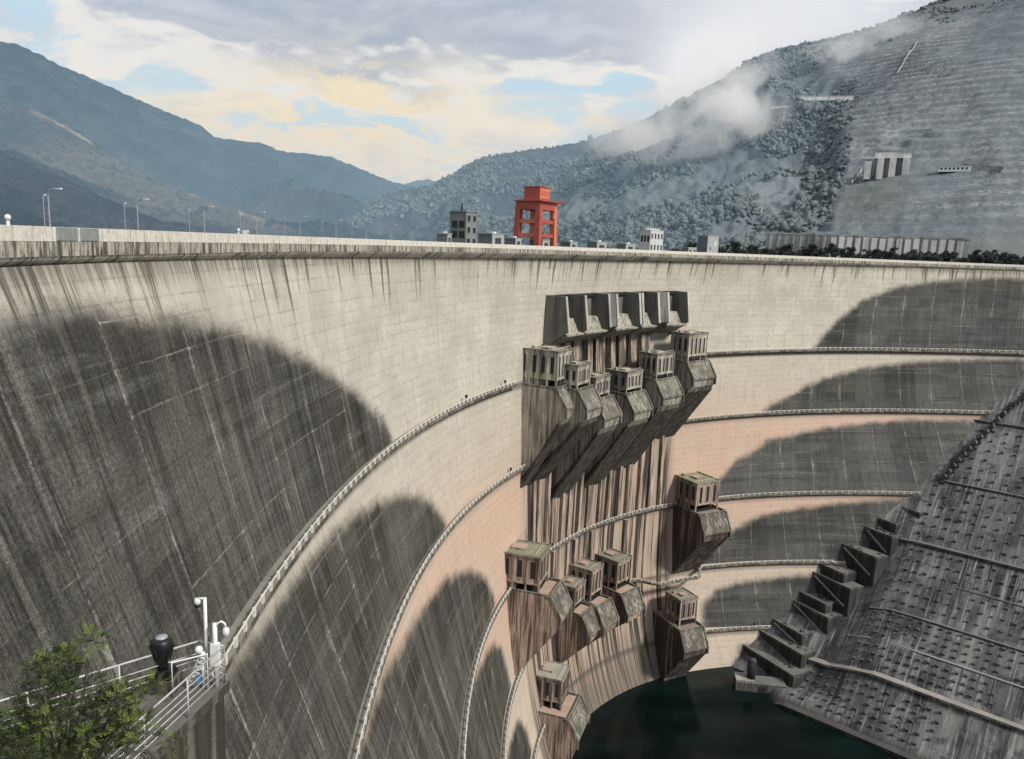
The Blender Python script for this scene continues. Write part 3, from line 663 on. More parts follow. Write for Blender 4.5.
# ================================================================== RIGHT BANK: ANCHORED SLOPE
O = Vector((136.2, 390.14, 0)); DU = Vector((-.75909, .65099, 0)); DW = Vector((.510547, .59533, .620423)); NN = Vector((-.403886, -.470957, .784267))
def drop(u, w): return -5 * sstep(40, 100, w) * sstep(240, 175, w) * sstep(-70, -110, u) * 0 - 5 * sstep(40, 100, w) * sstep(240, 175, w) - 11 * sstep(-58, -26, u) * sstep(140, 105, w) * np.maximum(sstep(6, 20, w), sstep(-16, -4, u))
def sl(u, w, a=0.): return O + DU * u + DW * w + NN * (a + float(drop(u, w)))
def slope_material():
    g = G('anchored_slope_concrete'); u, w = g.attr('su'), g.attr('sw'); uv = g.comb(u, w)
    n1 = g.noise(uv, .03, 5, .6); n2 = g.noise(uv, .25, 5, .65); n3 = g.noise(uv, 1.3, 4, .7)
    s1 = g.noise(g.comb(g.mul(u, .75), g.mul(w, .03)), 1., 6, .75); s2 = g.noise(g.comb(g.mul(u, .13), g.mul(w, .008), 4.), 1., 3, .6)
    pu, pw = g.m_('FLOOR', g.mul(u, 1 / 12.)), g.m_('FLOOR', g.mul(w, 1 / 20.))
    pn = g.white(g.comb(pu, pw, 1.))
    col = g.mix(g.rng(n1, .3, .7), (.042, .046, .049), (.118, .126, .131))
    pn2 = g.white(g.comb(pu, g.m_('FLOOR', g.mul(g.add(w, 5.), 1 / 10.)), 3.)); col = g.mix(g.mul(g.m_('POWER', pn, 2.), .75), col, (.24, .25, .255)); col = g.mix(g.mul(g.m_('POWER', pn2, 3.), .7), col, (.03, .031, .032))
    col = g.mix(g.rng(s2, .5, .66, 0, .7), col, (.27, .26, .245)); col = g.mix(g.rng(s2, .45, .32, 0, .85), col, (.035, .035, .036))
    col = g.mix(g.rng(s1, .52, .66, 0, .7), col, (.40, .415, .425)); col = g.mix(g.rng(s1, .45, .28, 0, .65), col, (.026, .026, .027))
    col = g.mix(g.rng(n2, .55, .75, 0, .5), col, (.035, .035, .035))
    col = g.mix(g.rng(n3, .58, .75, 0, .55), col, (.25, .245, .235))
    fu = g.m_('ABSOLUTE', g.sub(g.m_('FRACT', g.mul(u, 1 / 12.)), .5)); fw = g.m_('ABSOLUTE', g.sub(g.m_('FRACT', g.mul(w, 1 / 10.)), .5)); n4 = g.noise(uv, .11, 5, .7)
    col = g.mix(g.mul(g.rng(fu, .485, .5), g.rng(n2, .4, .6, .1, .8)), col, (.30, .295, .28))
    col = g.mix(g.mul(g.rng(fw, .47, .5), g.rng(n2, .45, .65, 0, .7)), col, (.03, .03, .03)); col = g.mix(g.rng(n4, .52, .66, 0, .65), col, (.022, .022, .023)); col = g.mix(g.rng(n4, .45, .33, 0, .35), col, (.24, .235, .22))
    col = g.mix(g.rng(w, 7., 1., 0, .85), col, g.mix(n2, (.06, .045, .03), (.02, .02, .018)))
    return g.done(col, .9, g.add(g.mul(n3, .5), g.add(n2, g.mul(s1, .6))), .9, .8)
M['slope'] = slope_material()
slope = thing('anchored_slope', 'steep grey concrete rock face studded with anchor blocks beside the dam', 'retaining slope')
us = np.arange(-420, 66, 4.); ws = np.arange(-10, 346, 4.); U, Wt = np.meshgrid(us, ws)
h = (fbm(U / 30, Wt / 30, 4, 3) - .5) * 1.2
def tierstep(w): return -1.2 * ((w > 38) + 0.) - .8 * ((w > 79) + 0.) - .8 * ((w > 128) + 0.)
H = h + drop(U, Wt)
V = np.array(O)[None, None] + U[..., None] * np.array(DU) + Wt[..., None] * np.array(DW) + H[..., None] * np.array(NN)
sheet('facing', V, len(us), len(ws), 'slope', slope, dict(su=U, sw=Wt))
def berm(w, u0, u1, width, th, mat, name='berm'):
    m = MB(); hz = Vector((-.651, -.759, 0))                          # horizontal, out of the slope
    n = max(2, int(abs(u1 - u0) / 12))
    for i in range(n):
        a, b = u0 + (u1 - u0) * i / n, u0 + (u1 - u0) * (i + 1) / n
        for q in (0,):
            P = [sl(a, w, -1.5), sl(b, w, -1.5)]; b0 = len(m.v)
            for Q in P:
                for k, z in ((0, 0), (width + 1.5, 0), (width + 1.5, -th), (0, -th)): m.v.append(tuple(Q + hz * k + Vector((0, 0, z + 1.))))
            m.f += [tuple(b0 + j for j in f) for f in ((0, 1, 5, 4), (1, 2, 6, 5), (2, 3, 7, 6), (0, 4, 7, 3), (0, 3, 2, 1), (4, 5, 6, 7))]
    return m.build(name, mat, slope)
berm(37.5, -8, -400, 3.6, 1.4, 'berm'); berm(57.2, -36, -300, .8, .7, 'berm'); berm(78.5, -42, -400, 1.9, 1., 'terrace')
berm(127.5, -44, -400, 2.4, 1.2, 'terrace'); berm(176, -52, -400, 1.8, 1., 'terrace'); berm(226, -62, -400, 1.8, 1., 'terrace'); berm(104, -80, -300, .7, .6, 'terrace')
berm(3.2, -10, -300, 4., 2.2, 'terrace_dark', 'toe_beam')
m = MB()
for w0, w1, u0, st_ in ((81, 126, -70, -12), (40, 56, -95, -14), (130, 174, -80, -16), (180, 224, -90, -18)):
    for i in range(9):
        u = u0 + st_ * i; m = MB(); n_ = 6
        for q in range(n_): m.bar(sl(u, w0 + (w1 - w0) * q / n_, .1), sl(u, w0 + (w1 - w0) * (q + 1.02) / n_, .1), .45, .45, NN)
        m.build('drain_rib', 'terrace', slope)
anc = []
for r in range(5):
    for c in range(14): anc.append((-24 - 5.0 * c - r * .5, 8.5 + 5. * r))
for r in range(3):
    for c in range(16): anc.append((-45 - 4.3 * c, 42 + 5. * r))
for r in range(4):
    for c in range(18): anc.append((-46 - 4.8 * c, 60 + 4.8 * r))
for r in range(6):
    for c in range(20): anc.append((-48 - 5.2 * c, 84 + 7.4 * r))
for r in range(6):
    for c in range(16): anc.append((-54 - 6.2 * c, 133 + 7.4 * r))
for r in range(6):
    for c in range(12): anc.append((-68 - 7. * c, 181 + 7.4 * r))
def anchor_at(m, u, w):
    k = RNG.uniform(.85, 1.15); a = sl(u, w, -.4); b = sl(u, w, 1.15 * k)
    q = MB().box(-.75 * k, .75 * k, -.75 * k, .75 * k, -.6, .95 * k, .25)
    ax, ay, az = DU, DW, NN; b0 = len(m.v)
    for x, y, z in q.v:
        P = sl(u, w, .35) + ax * x + ay * y + az * z; m.v.append(tuple(P))
    m.f += [tuple(b0 + i for i in f) for f in q.f]
keep = []
for u, w in anc:
    if RNG.random() < .06: continue
    keep.append((u + RNG.uniform(-.4, .4), w + RNG.uniform(-.3, .3)))
for u, w in keep[:100]:
    m = MB(); anchor_at(m, u, w); m.build('anchor_block', 'anchor', slope)
m = MB()
for u, w in keep[100:]: anchor_at(m, u, w)
o = m.build('anchor_blocks_rest', 'anchor', slope); o['kind'] = 'stuff'; o.name = 'anchor_block_field'

# stepped terraces where the slope meets the dam: front edge of each riser from a to b
terr = thing('stepped_terrace', 'dark stepped concrete terraces with stair flights where dam meets slope', 'terrace')
def face_pt(u, v):
    r = ray(u, v); rh = math.hypot(r.x, r.y); k = np.linspace(60, 900, 6000) / rh
    X, Y, Zq = r.x * k, r.y * k, ZC + r.z * k; s, t = st(X, Y); d = t - face(s, np.clip(Zq, 0, 240)); i = int(np.argmax(d < 0)); return Vector((X[i], Y[i], Zq[i]))
CZ = [0, 8, 31, 56, 77, 95, 118, 145, 157]; CX = [133, 141, 173, 193, 224, 258, 285, 314, 331]; CY = [416, 419, 432, 441, 450, 462, 471, 484, 489]
E1 = Vector((.50, -.866, 0)); E2 = Vector((.866, .50, 0))
def step_block(z, ln, dep, rise, stair, mat='terrace_dark'):
    c = Vector((float(np.interp(z, CZ, CX)), float(np.interp(z, CZ, CY)), 0)); k = RNG.uniform(-1, 1)
    a = c - E1 * 6; b = c + E1 * (ln + k); q = [a, b, b + E2 * dep, a + E2 * dep]
    blk = MB().poly(ccw([(p.x, p.y) for p in q]), z - rise - 14, z).build('terrace_block', mat, terr)
    q = [a + E2 * .5, b - E1 * .5 + E2 * .5, b - E1 * .5 + E2 * (dep - .2), a + E2 * (dep - .2)]
    MB().poly(ccw([(p.x, p.y) for p in q]), z + .004, z + .22).build('tread', 'terrace', blk)
    m = MB(); u_ = Vector((0, 0, z + .7)); m.bar(a + E2 * .22 + u_, b + E2 * .22 + u_, .44, 1.4); m.bar(b - E1 * .22 + E2 * .46 + u_, b - E1 * .22 + E2 * (dep * .75) + u_, .44, 1.4); m.build('parapet', 'terrace', blk)
    m = MB()                                                       # lumps of fallen stone and kit on the tread
    for _ in range(5):
        g_ = c + E1 * RNG.uniform(0, ln - 2) + E2 * RNG.uniform(2, dep - 2); w_ = RNG.uniform(.5, 1.3); m.box(g_.x - w_, g_.x + w_, g_.y - w_, g_.y + w_, z + .2, z + .2 + w_ * .8, w_ * .3)
    m = m.build('rubble', 'terrace_dark', blk); m['kind'] = 'stuff'
    if stair:
        p = c + E1 * 1. - E2 * .4 + Vector((0, 0, z - .5)); w_ = c + E1 * (ln - 2) - E2 * .4 + Vector((0, 0, z - rise + .3)); MB().bar(p, w_, .9, .9).build('stair_flight', 'berm', blk)
    if RNG.random() < .6: 
        p = b + E1 * .2 + E2 * 3; MB().bar(p + Vector((0, 0, z - rise - 4)), p + Vector((0, 0, z)), .8, 3.).build('buttress', 'terrace', blk)
step_block(9.5, 36, 20, 9, 0)
zq = 17.
for i, (rise, ln, st_) in enumerate(((9, 30, 0), (6, 21, 1), (10, 25, 1), (5, 18, 0), (11, 25, 1), (5, 16, 0), (11, 22, 1), (10, 17, 1), (5, 12, 0), (7, 14, 0), (5, 9, 1), (5, 9, 0))):
    zq += rise if i else 0; step_block(zq, ln, 15 - i * .5, rise, st_)
# low intake box and drum at the waterline
P = onz(747, 688, 2); Q = onz(786, 692, 2); e1 = (Q - P); e1.z = 0; e1.normalize(); e2 = Vector((-e1.y, e1.x, 0)); L = (Q - P).length
th = math.atan2(e1.y, e1.x)
t = thing('intake_box', 'low concrete intake box with dark round shaft at the far waterline', 'intake', (P.x, P.y, 0), th)
MB().box(-6, L, 0, 9, -3, 5).build('base', 'terrace', t); MB().box(-6, 4, .5, 9, 5.02, 6).build('ledge', 'berm', t)
MB().lathe([(2.4, 0), (2.4, 11), (2.0, 11.3), (2.0, 12)], 20, (2.5, 4.5, 5.0)).build('shaft', 'terrace_dark', t, True)
MB().box(6, 10, -.06, -.003, -.5, 3.6).build('opening', 'void', t)
# zigzag stairs climbing the contact higher up
zg = thing('zigzag_stairway', 'narrow zigzag stairway climbing the joint between dam and anchored slope', 'stairway')
cp = [face_pt(*p) for p in ((938, 478), (952, 462), (968, 445), (985, 428), (1002, 410), (1015, 401), (1026, 390))]
cp += [cp[-1] + (cp[-1] - cp[-2]) * k for k in (1, 2, 3)]
for i in range(len(cp) - 1):
    a, b = cp[i], cp[i + 1]
    for j in range(3):
        q = a.lerp(b, j / 3) + Vector((-2, -5, 1)); w_ = a.lerp(b, (j + 1) / 3) + Vector((-2, -5, 1)); f = MB()
        k = Vector((2.5, -3.2, 2.)); f.bar(q, q + k, 1., .9); f.bar(q + k, w_, .9, .8); f.build('flight', 'terrace', zg)
        MB().bar(q + k * .5 + Vector((0, 0, -3.5)), q + k * .5 + Vector((1.2, 1.6, 1.)), 2.6, 3.6).build('landing', 'terrace_dark', zg)

# ================================================================== WATER AND GROUND
g = G('pool_water'); P = g.geo('Position')
w1 = g.noise(P, .35, 4, .6); w2 = g.noise(g.vmul(P, (.02, .05, 0)), 1., 3, .5)
M['water'] = g.done(g.mix(g.rng(w2, .4, .7), (.0020, .0055, .0055), (.0046, .0125, .0115)), .16, w1, .22, .15, .17)
V = np.array([[[x, y, 0] for x in np.linspace(-500, 700, 13)] for y in np.linspace(-500, 700, 13)]); structure(sheet('water', V, 13, 13, 'water'))
def ground_mat(name, a, b, c, sc=.05):
    g = G(name); P = g.geo('Position'); n1 = g.noise(P, sc, 6, .6); n2 = g.noise(P, sc * 8, 4, .7)
    return g.done(g.mix(g.rng(n2, .45, .7), g.mix(g.rng(n1, .35, .65), a, b), c), .95, n2, .8, 2.)
M['bank'] = ground_mat('bank_ground', (.05, .06, .03), (.10, .085, .06), (.03, .04, .02))
us = np.arange(-560, -255, 8.); ts = np.arange(-130, 420, 8.); U, Tq = np.meshgrid(us, ts); Zg = 150 + .9 * (-U - 272) + (fbm(U / 40, Tq / 40, 4, 5) - .5) * 14 ; Zg = np.minimum(Zg, 226 + (fbm(U / 50, Tq / 50, 4, 9) - .5) * 6 + np.maximum(0, -U - 345) * .5)
X, Y = xy(U, Tq); structure(sheet('ground', np.stack([X, Y, Zg], -1), len(us), len(ts), 'bank'))
# reservoir behind the dam, reaching the horizon between the hills
sv = np.linspace(-345, 345, 60); q = [at(s, 225, -14) for s in sv]; rows = []
for k in (0, 1): rows.append([(p.x, p.y, 224.) if k == 0 else (p.x * 1 + (p.x - 80) * 22, p.y * 1 + 9000, 224.) for p in q])
structure(sheet('reservoir_water', np.array(rows), 60, 2, 'water'))
# right bank above the slope (out of frame from here)
us = np.arange(-420, 70, 14.); ws = np.arange(0, 300, 14.); U, Wq = np.meshgrid(us, ws); 
V = np.array(sl(0, 343))[None, None] + U[..., None] * np.array(DU) + Wq[..., None] * np.array((.64, .75, .04)) ; V[..., 2] += (fbm(U / 40, Wq / 40, 4, 8) - .5) * 6 * sstep(0, 40, Wq)
structure(sheet('bank_ground', V, len(us), len(ws), 'bank'))

# ================================================================== HILLS
def hill_material(name, trees, earth, rock, terr=0., haze_tint=(.2, .26, .33), k=.0, tsc=.02, purple=0.):
    g = G(name); P = g.geo('Position'); x, y, z = g.sep(P); N_ = g.sep(g.geo('Normal'))
    n1 = g.noise(P, tsc * .12, 6, .6); n2 = g.noise(P, tsc, 6, .68); n3 = g.noise(P, tsc * 5, 4, .7)
    col = g.mix(g.rng(n2, .42, .62), trees, earth)
    col = g.mix(g.rng(n1, .5, .64, 0, 1. if terr else .3), col, rock)
    col = g.mix(g.rng(n3, .5, .7, 0, .8), col, tuple(c * .35 for c in trees))
    v = g.vor(g.vmul(P, (1., 1., .6)), tsc * 7); col = g.mix(g.rng(v, .1, .7, .5, 0.), col, tuple(c * .3 for c in trees))
    ta = g.attr('rock'); wn = g.white(g.vmul(P, (tsc * 6, tsc * 6, tsc * 6)))
    if terr:
        b = g.m_('FRACT', g.mul(g.add(z, g.add(g.mul(g.sub(n1, .5), 14.), g.mul(g.noise(g.vmul(P, (.004, .004, .0)), 1., 2, .5), 26.))), 1 / 13.)); bm = g.rng(g.m_('ABSOLUTE', g.sub(b, .5)), .22, .40)
        stone = g.mix(g.rng(n3, .3, .7), (.20, .215, .215), (.50, .505, .49))
        dots = g.rng(g.noise(g.comb(g.mul(x, .16), g.mul(y, .16), g.mul(z, .5)), 1., 3, .8), .44, .56)
        t2 = g.mix(g.mul(bm, dots), g.mix(g.rng(n3, .4, .6), (.035, .04, .032), (.13, .13, .115)), stone)
        t2 = g.mix(g.mul(g.rng(n1, .42, .56), .8), t2, g.mix(g.rng(n2, .4, .6), (.05, .068, .066), (.10, .12, .118))); t2 = g.mix(g.rng(n2, .52, .64, 0, .7), t2, (.27, .275, .27))
        col = g.mix(ta, col, t2)
        pale = g.attr('pale'); col = g.mix(g.mul(pale, g.rng(n3, .35, .6)), col, (.42, .40, .36)); br = g.attr('brown'); col = g.mix(g.mul(br, .9), col, g.mix(n3, (.075, .06, .04), (.14, .12, .085)))
    else:
        col = g.mix(g.mul(ta, g.rng(n2, .35, .55)), col, rock)
    if k: col = g.mix(k, col, haze_tint)  # distance haze mixed into the hill's base colour
    return g.done(col, .95, g.add(n2, g.mul(n3, .6)), .55 if terr else 1., 5. if terr else 22., .05)
def ridge_mesh(name, pts, foot_r, zf, mat, nu=220, nr=90, amp=60., seed=1, power=1., jag=4., back=700., attr=None, gsc=260., terrace=None):
    P = np.array(pts, float); uu = np.linspace(P[0, 0], P[-1, 0], nu); vv = np.interp(uu, P[:, 0], P[:, 1]); rr = np.interp(uu, P[:, 0], P[:, 2])
    ff = np.concatenate([np.linspace(0, 1, nr), np.linspace(1.08, 2., 8)])
    Vv = np.zeros((len(ff), nu, 3)); A = np.zeros((len(ff), nu))
    for j, (u, v, r_) in enumerate(zip(uu, vv, rr)):
        q = ray(u, v); hlen = math.hypot(q.x, q.y); dx, dy = q.x / hlen, q.y / hlen; Hh = ZC + q.z / hlen * r_; fr = foot_r(u) if callable(foot_r) else foot_r
        f = np.minimum(ff, 1.); r = np.where(ff <= 1, fr + (r_ - fr) * ff, r_ + back * (ff - 1))
        z = np.where(ff <= 1, zf + (Hh - zf) * f ** power, Hh - (Hh - zf) * (ff - 1) ** 1.1)
        Vv[:, j] = np.stack([dx * r, dy * r, z], -1)
    X, Y = Vv[..., 0], Vv[..., 1]; F2 = np.repeat(ff[:, None], nu, 1); env = np.clip(np.sin(np.pi * np.clip(F2, 0, 1)), 0, 1) ** .6
    wx = (fbm(X / gsc / 1.5, Y / gsc / 1.5, 3, seed + 3) - .5) * 160
    n = fbm((X + wx) / gsc, (Y - wx) / gsc, 6, seed, True)
    tm0 = terrace(uu[None].repeat(len(ff), 0), F2) if terrace is not None else 0.
    Vv[..., 2] -= amp * env * (1 - n) * 1.5 * (1 - .75 * tm0)
    Vv[..., 2] += jag * (fbm(X / 14, Y / 14, 3, seed + 8) - .5) * 2 * np.clip(F2 * 8, 0, 1) * (1 - .8 * tm0)
    if terrace is not None:
        tm = terrace(uu[None].repeat(len(ff), 0), F2); zq = Vv[..., 2] + 50 * (fbm(X / 300, Y / 300, 3, 71) - .5); zo = zq - Vv[..., 2]; st_ = 13.; fl_ = np.floor(zq / st_); fr_ = zq / st_ - fl_
        tq = tm * sstep(.38, .55, fbm(X / 120, Y / 120, 3, 72)); Vv[..., 2] = zq * (1 - tq) + tq * (fl_ + sstep(.55, 1., fr_)) * st_ - zo; A = tm
    at_ = dict(rock=A)
    if attr: at_.update(attr(uu[None].repeat(len(ff), 0), F2, A))
    return structure(sheet(name, Vv, nu, len(ff), mat, None, at_)), (uu, Vv)
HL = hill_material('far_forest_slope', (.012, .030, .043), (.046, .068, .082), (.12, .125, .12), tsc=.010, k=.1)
HS = hill_material('sunlit_spur_slope', (.026, .046, .056), (.050, .072, .082), (.34, .29, .22), tsc=.012, k=.1)  # rock colour doubles as the sunlit tan of the crest
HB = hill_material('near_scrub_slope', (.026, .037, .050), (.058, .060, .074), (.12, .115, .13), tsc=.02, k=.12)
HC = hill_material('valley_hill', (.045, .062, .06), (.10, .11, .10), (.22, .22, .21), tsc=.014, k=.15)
HR = hill_material('terraced_slope', (.060, .082, .084), (.120, .138, .142), (.20, .215, .218), 1., tsc=.03, k=.58, haze_tint=(.185, .222, .245))  # blue-grey colours and strong mix paint the haze on this slope
def litband(U, F, A):
    return dict(rock=np.clip(sstep(.955, .99, F) * 1.0 * sstep(.35, .6, fbm(U / 22, F * 5, 3, 61)), 0, 1))  # sunlight along the spur crest, painted through the rock mask
ridge_mesh('mountain', [(-420, -60, 3400), (-120, 18, 3400), (0, 42, 3500), (20, 45, 3500), (60, 65, 3500), (100, 82, 3600), (150, 105, 3600), (200, 125, 3600), (215, 137, 3600), (240, 141, 3600), (262, 143, 3700), (280, 151, 3700),
    (310, 154, 3800), (330, 157, 3800), (350, 164, 3900), (370, 173, 3900), (390, 181, 4000), (410, 186, 4000), (440, 196, 4000), (500, 214, 4000)], 1300, 205, HL, 320, 110, 150, 3, 1., 7., 900, None, 520.)
ridge_mesh('mountain_spur', [(-420, 30, 2300), (-150, 75, 2300), (0, 100, 2200), (30, 108, 2200), (60, 122, 2200), (90, 140, 2150), (120, 160, 2100), (150, 176, 2050), (180, 190, 2000), (210, 201, 1950), (240, 212, 1900), (300, 229, 1800), (360, 250, 1700)], 1000, 200, HS, 220, 80, 80, 11, 1., 6., 500, litband, 330.)
ridge_mesh('hillside', [(-420, 60, 1500), (-150, 115, 1500), (0, 150, 1450), (40, 168, 1420), (80, 186, 1400), (120, 204, 1350), (160, 219, 1300), (220, 236, 1250), (260, 250, 1200)], 650, 195, HB, 180, 70, 50, 21, 1., 5., 400, None, 200.)
ridge_mesh('far_ridge', [(360, 190, 7000), (395, 187, 7000), (415, 181, 7000), (428, 179, 7000), (440, 182, 7000), (460, 190, 7000), (520, 205, 7000)], 4200, 205, HL, 60, 30, 120, 31, 1., 12., 1500, None, 700.)
_, (VU, VV) = ridge_mesh('valley_hill', [(300, 246, 2300), (325, 233, 2400), (338, 222, 2450), (350, 213, 2500), (370, 202, 2500), (390, 193, 2500), (410, 188, 2500), (430, 186, 2550), (455, 172, 2600), (480, 158, 2650), (500, 154, 2700), (520, 151, 2700), (550, 147, 2750), (580, 142, 2800), (640, 123, 2900), (700, 100, 3000), (760, 90, 3000)],
    1300, 205, HC, 220, 80, 90, 41, 1., 7., 700, None, 300.)
def terr_mask(U, F):
    e = 806 + 60 * np.sin(F * 3.) - 40 * F + 60 * (fbm(U / 60, F * 6, 3, 77) - .5)
    return sstep(e - 18, e + 22, U) * sstep(1.02, .97, F)
def right_attr(U, F, A):
    n = fbm(U / 26, F * 14, 4, 55)
    pale = np.exp(-((U - 880) / 55) ** 2 - ((F - .36) / .09) ** 2) * sstep(.35, .65, n) + .5 * np.exp(-((U - 940) / 40) ** 2 - ((F - .8) / .05) ** 2)
    br = np.clip(1.2 - np.hypot((U - 893) / 48, (F - .20) / .075), 0, 1) + .8 * sstep(.12, .06, F) * sstep(780, 830, U) + .7 * sstep(.86, .95, F) * sstep(880, 950, U)
    return dict(pale=np.clip(pale * 1.2, 0, 1), brown=np.clip(br * 1.3, 0, 1))
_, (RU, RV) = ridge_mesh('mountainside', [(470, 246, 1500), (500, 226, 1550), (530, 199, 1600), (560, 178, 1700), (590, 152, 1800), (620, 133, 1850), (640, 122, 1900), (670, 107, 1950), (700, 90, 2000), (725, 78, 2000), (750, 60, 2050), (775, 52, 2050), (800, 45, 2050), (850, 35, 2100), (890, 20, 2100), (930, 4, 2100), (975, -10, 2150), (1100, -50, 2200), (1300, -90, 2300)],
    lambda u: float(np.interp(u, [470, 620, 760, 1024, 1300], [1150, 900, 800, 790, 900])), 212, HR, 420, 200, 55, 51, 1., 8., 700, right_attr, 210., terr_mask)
def on_hill(u, v, UU=None, WW=None):                                 # where the line of sight meets a hillside
    UU, WW = (RU, RV) if UU is None else (UU, WW); j = int(np.argmin(abs(UU - u))); col = WW[:, j]; r = np.hypot(col[:, 0], col[:, 1]); el = (col[:, 2] - ZC) / r
    q = ray(u, v); e = q.z / math.hypot(q.x, q.y); i = int(np.argmax(np.maximum.accumulate(el) >= e)); return Vector(col[i])
# ---- works on the right mountainside
def facing(u): r = ray(u, 200); return math.atan2(r.y, r.x) - math.pi / 2
P = dist(866, 249, 770); P.z = 236
a, b = dist(765, 248, 775), dist(970, 248, 775); a.z = b.z = 234; d = (b - a); L = d.length; th = math.atan2(d.y, d.x)
t = thing('ribbed_retaining_wall', 'long pale concrete retaining wall with upright ribs at the foot of the terraced mountain', 'retaining wall', a, th)
M['oldwall'] = concrete('weathered_wall_concrete', (.42, .43, .425), (.17, .18, .18), .4, sc=.5); M['oldpale'] = concrete('weathered_pale_concrete', (.76, .765, .745), (.34, .345, .34), .25, sc=.5)
MB().box(0, L, 0, 5, -6, 24).build('wall', 'oldwall', t); MB().box(0, L, -.6, 5.4, 24.003, 25.4).build('coping', 'oldwall', t)
for i in range(24):
    x = L * (.02 + .04 * i); w = 2.2 if i < 8 else 4.6
    MB().box(x, x + w, -1.3, -.003, -6, 23.4 - (i % 3) * .5).build('buttress', 'oldpale' if i > 7 else 'oldwall', t)
t2 = on_hill(909, 176); th = facing(909)
t = thing('portal_frame', 'pale concrete portal with tall piers standing halfway up the terraced mountain', 'portal', t2 + Vector((0, 0, -5)), th)
for x in (-30, -16, -2, 13):
    MB().box(x, x + 7.5, -7, 1.5, 0, 26 if x > -20 else 22).build('pier', 'oldpale', t)
MB().box(-20, 22, -4, 2.5, 26.003, 33).build('beam', 'oldpale', t); MB().box(-30, 22, 1.6, 3, 4, 26).build('back_wall', 'oldwall', t); MB().box(8, 23, -4.5, 2, 33.003, 37).build('upper_block', 'oldwall', t)
t2 = on_hill(977, 172); t = thing('hillside_building', 'long white single-storey building with window row on the terraced mountain', 'building', t2 + Vector((0, -4, -2)), facing(977))
MB().box(-17, 17, -4, 4, 0, 6.5).build('wall', 'white', t); MB().box(-17.6, 17.6, -4.6, 4.6, 6.503, 7.4).build('roof', 'lgrey', t)
for i in range(7): MB().box(-15 + 4.4 * i, -12.8 + 4.4 * i, -4.08, -4.01, 2.4, 4.8).build('window', 'void', t)
for (u0, v0, u1, v1, lab, hh, mm) in ((803, 101, 861, 100, 'pale curved retaining wall of a road high on the terraced mountain', 3.6, 'oldpale'), (776, 109, 806, 109, 'short bright road parapet just below the pale curved mountain wall', 1.8, 'white'), (985, 170, 1030, 171, 'narrow pale road wall running away from the long white hillside building', 1.6, 'oldwall')):
    a, b = on_hill(u0, v0), on_hill(u1, v1); d = b - a; t = thing('road_wall', lab, 'road wall', a + Vector((0, -5, 0)), math.atan2(d.y, d.x)); L = d.xy.length; m = MB()
    MB().bar((0, 0, 0), (L, 0, d.z), 1.5, hh * 2).build('wall', mm, t); MB().bar((0, -.2, hh + .3), (L, -.2, d.z + hh + .3), 2.2, .55).build('coping', mm, t)
for (u0, v0, u1, v1, lab) in ((904, 76, 921, 42, 'straight pale concrete channel climbing the upper terraces of the mountain'), (868, 186, 882, 172, 'short pale channel beside the concrete portal on the mountain'), (771, 219, 783, 211, 'short pale channel at the forest edge above the ribbed retaining wall')):
    a, b = on_hill(u0, v0), on_hill(u1, v1); m = MB(); n = 8
    for i in range(n):
        p, q = on_hill(u0 + (u1 - u0) * i / n, v0 + (v1 - v0) * i / n), on_hill(u0 + (u1 - u0) * (i + 1) / n, v0 + (v1 - v0) * (i + 1) / n)
        if (q - p).length > .1: m.bar(p + Vector((0, -2, 2)), q + Vector((0, -2, 2)), 1.4, 2.4)
    tag(m.build('hillside_channel', 'oldwall'), lab, 'channel')
def cottage(u, v, D, w, lab):
    P = on_hill(u, v, VU, VV); w = w * .8; t = thing('hill_house', lab, 'house', P + Vector((0, -3, -6)), facing(u), 'small houses scattered on the far hills')
    MB().box(-w / 2, w / 2, -w * .35, w * .35, 0, w * .45 + 6).build('wall', 'lgrey', t)
    r = MB(); r.prism([(-w * .42, 0), (w * .42, 0), (0, w * .22)], -w * .55, w * .55); r = r.build('roof', 'grey', t); r.location.z = w * .45 + 6.003
    for x in (-.25, .2): MB().box(w * x, w * (x + .14), -w * .35 - .1, -w * .35 - .02, 7.5, 7.5 + w * .2).build('window', 'void', t)
WH = ['lone white house low on the middle hill, nearest the valley mouth', 'white house on the middle hill with a neighbour close beside it', 'small pale house above the street lamp on the middle hill', 'pale house just left-over beside the grey control block']
for u, v, w, lab in ((357, 217, 9, 'lone white house lowest on the middle hill at the valley mouth'), (380, 213, 11, 'white house on the middle hill with a neighbour close beside it'), (389, 215, 9, 'smaller neighbour of the white house on the middle hill'), (403, 219, 12, 'wide pale house on the middle hill near the last street lamps'),
    (432, 206, 12, 'pale house on the middle hill above the dark crest shed'), (478, 202, 14, 'pale house on the middle hill behind the grey control block'), (488, 208, 12, 'pale house on the middle hill just past the grey control block')):
    cottage(u, v, 2050 if u < 420 else 1950, w, lab)

# ---- foliage
def leaf_mat(name, a, b, c):
    g = G(name); P = g.geo('Position'); n = g.noise(P, .9, 3, .6); r = g.n('ShaderNodeObjectInfo').outputs['Random']; n2 = g.noise(P, 6., 2, .5)
    col = g.mix(g.rng(n, .35, .65), a, b); col = g.mix(g.rng(n2, .55, .7, 0, .6), col, c); col = g.mix(g.mul(r, .4), col, tuple(q * .5 for q in a))
    return g.done(col, .7, None, spec=.2)
M['leaf_far'] = leaf_mat('hazed_grey_green_leaves', (.042, .060, .054), (.075, .095, .082), (.10, .12, .10)); M['bark'] = plain('bark', (.09, .075, .055), .9)  # far leaves paled towards haze in their colour
M['leaf_near'] = leaf_mat('dark_green_leaves', (.032, .058, .018), (.060, .098, .026), (.09, .13, .032)); M['leaf_young'] = leaf_mat('yellow_green_leaves', (.12, .18, .03), (.19, .25, .05), (.085, .135, .028))
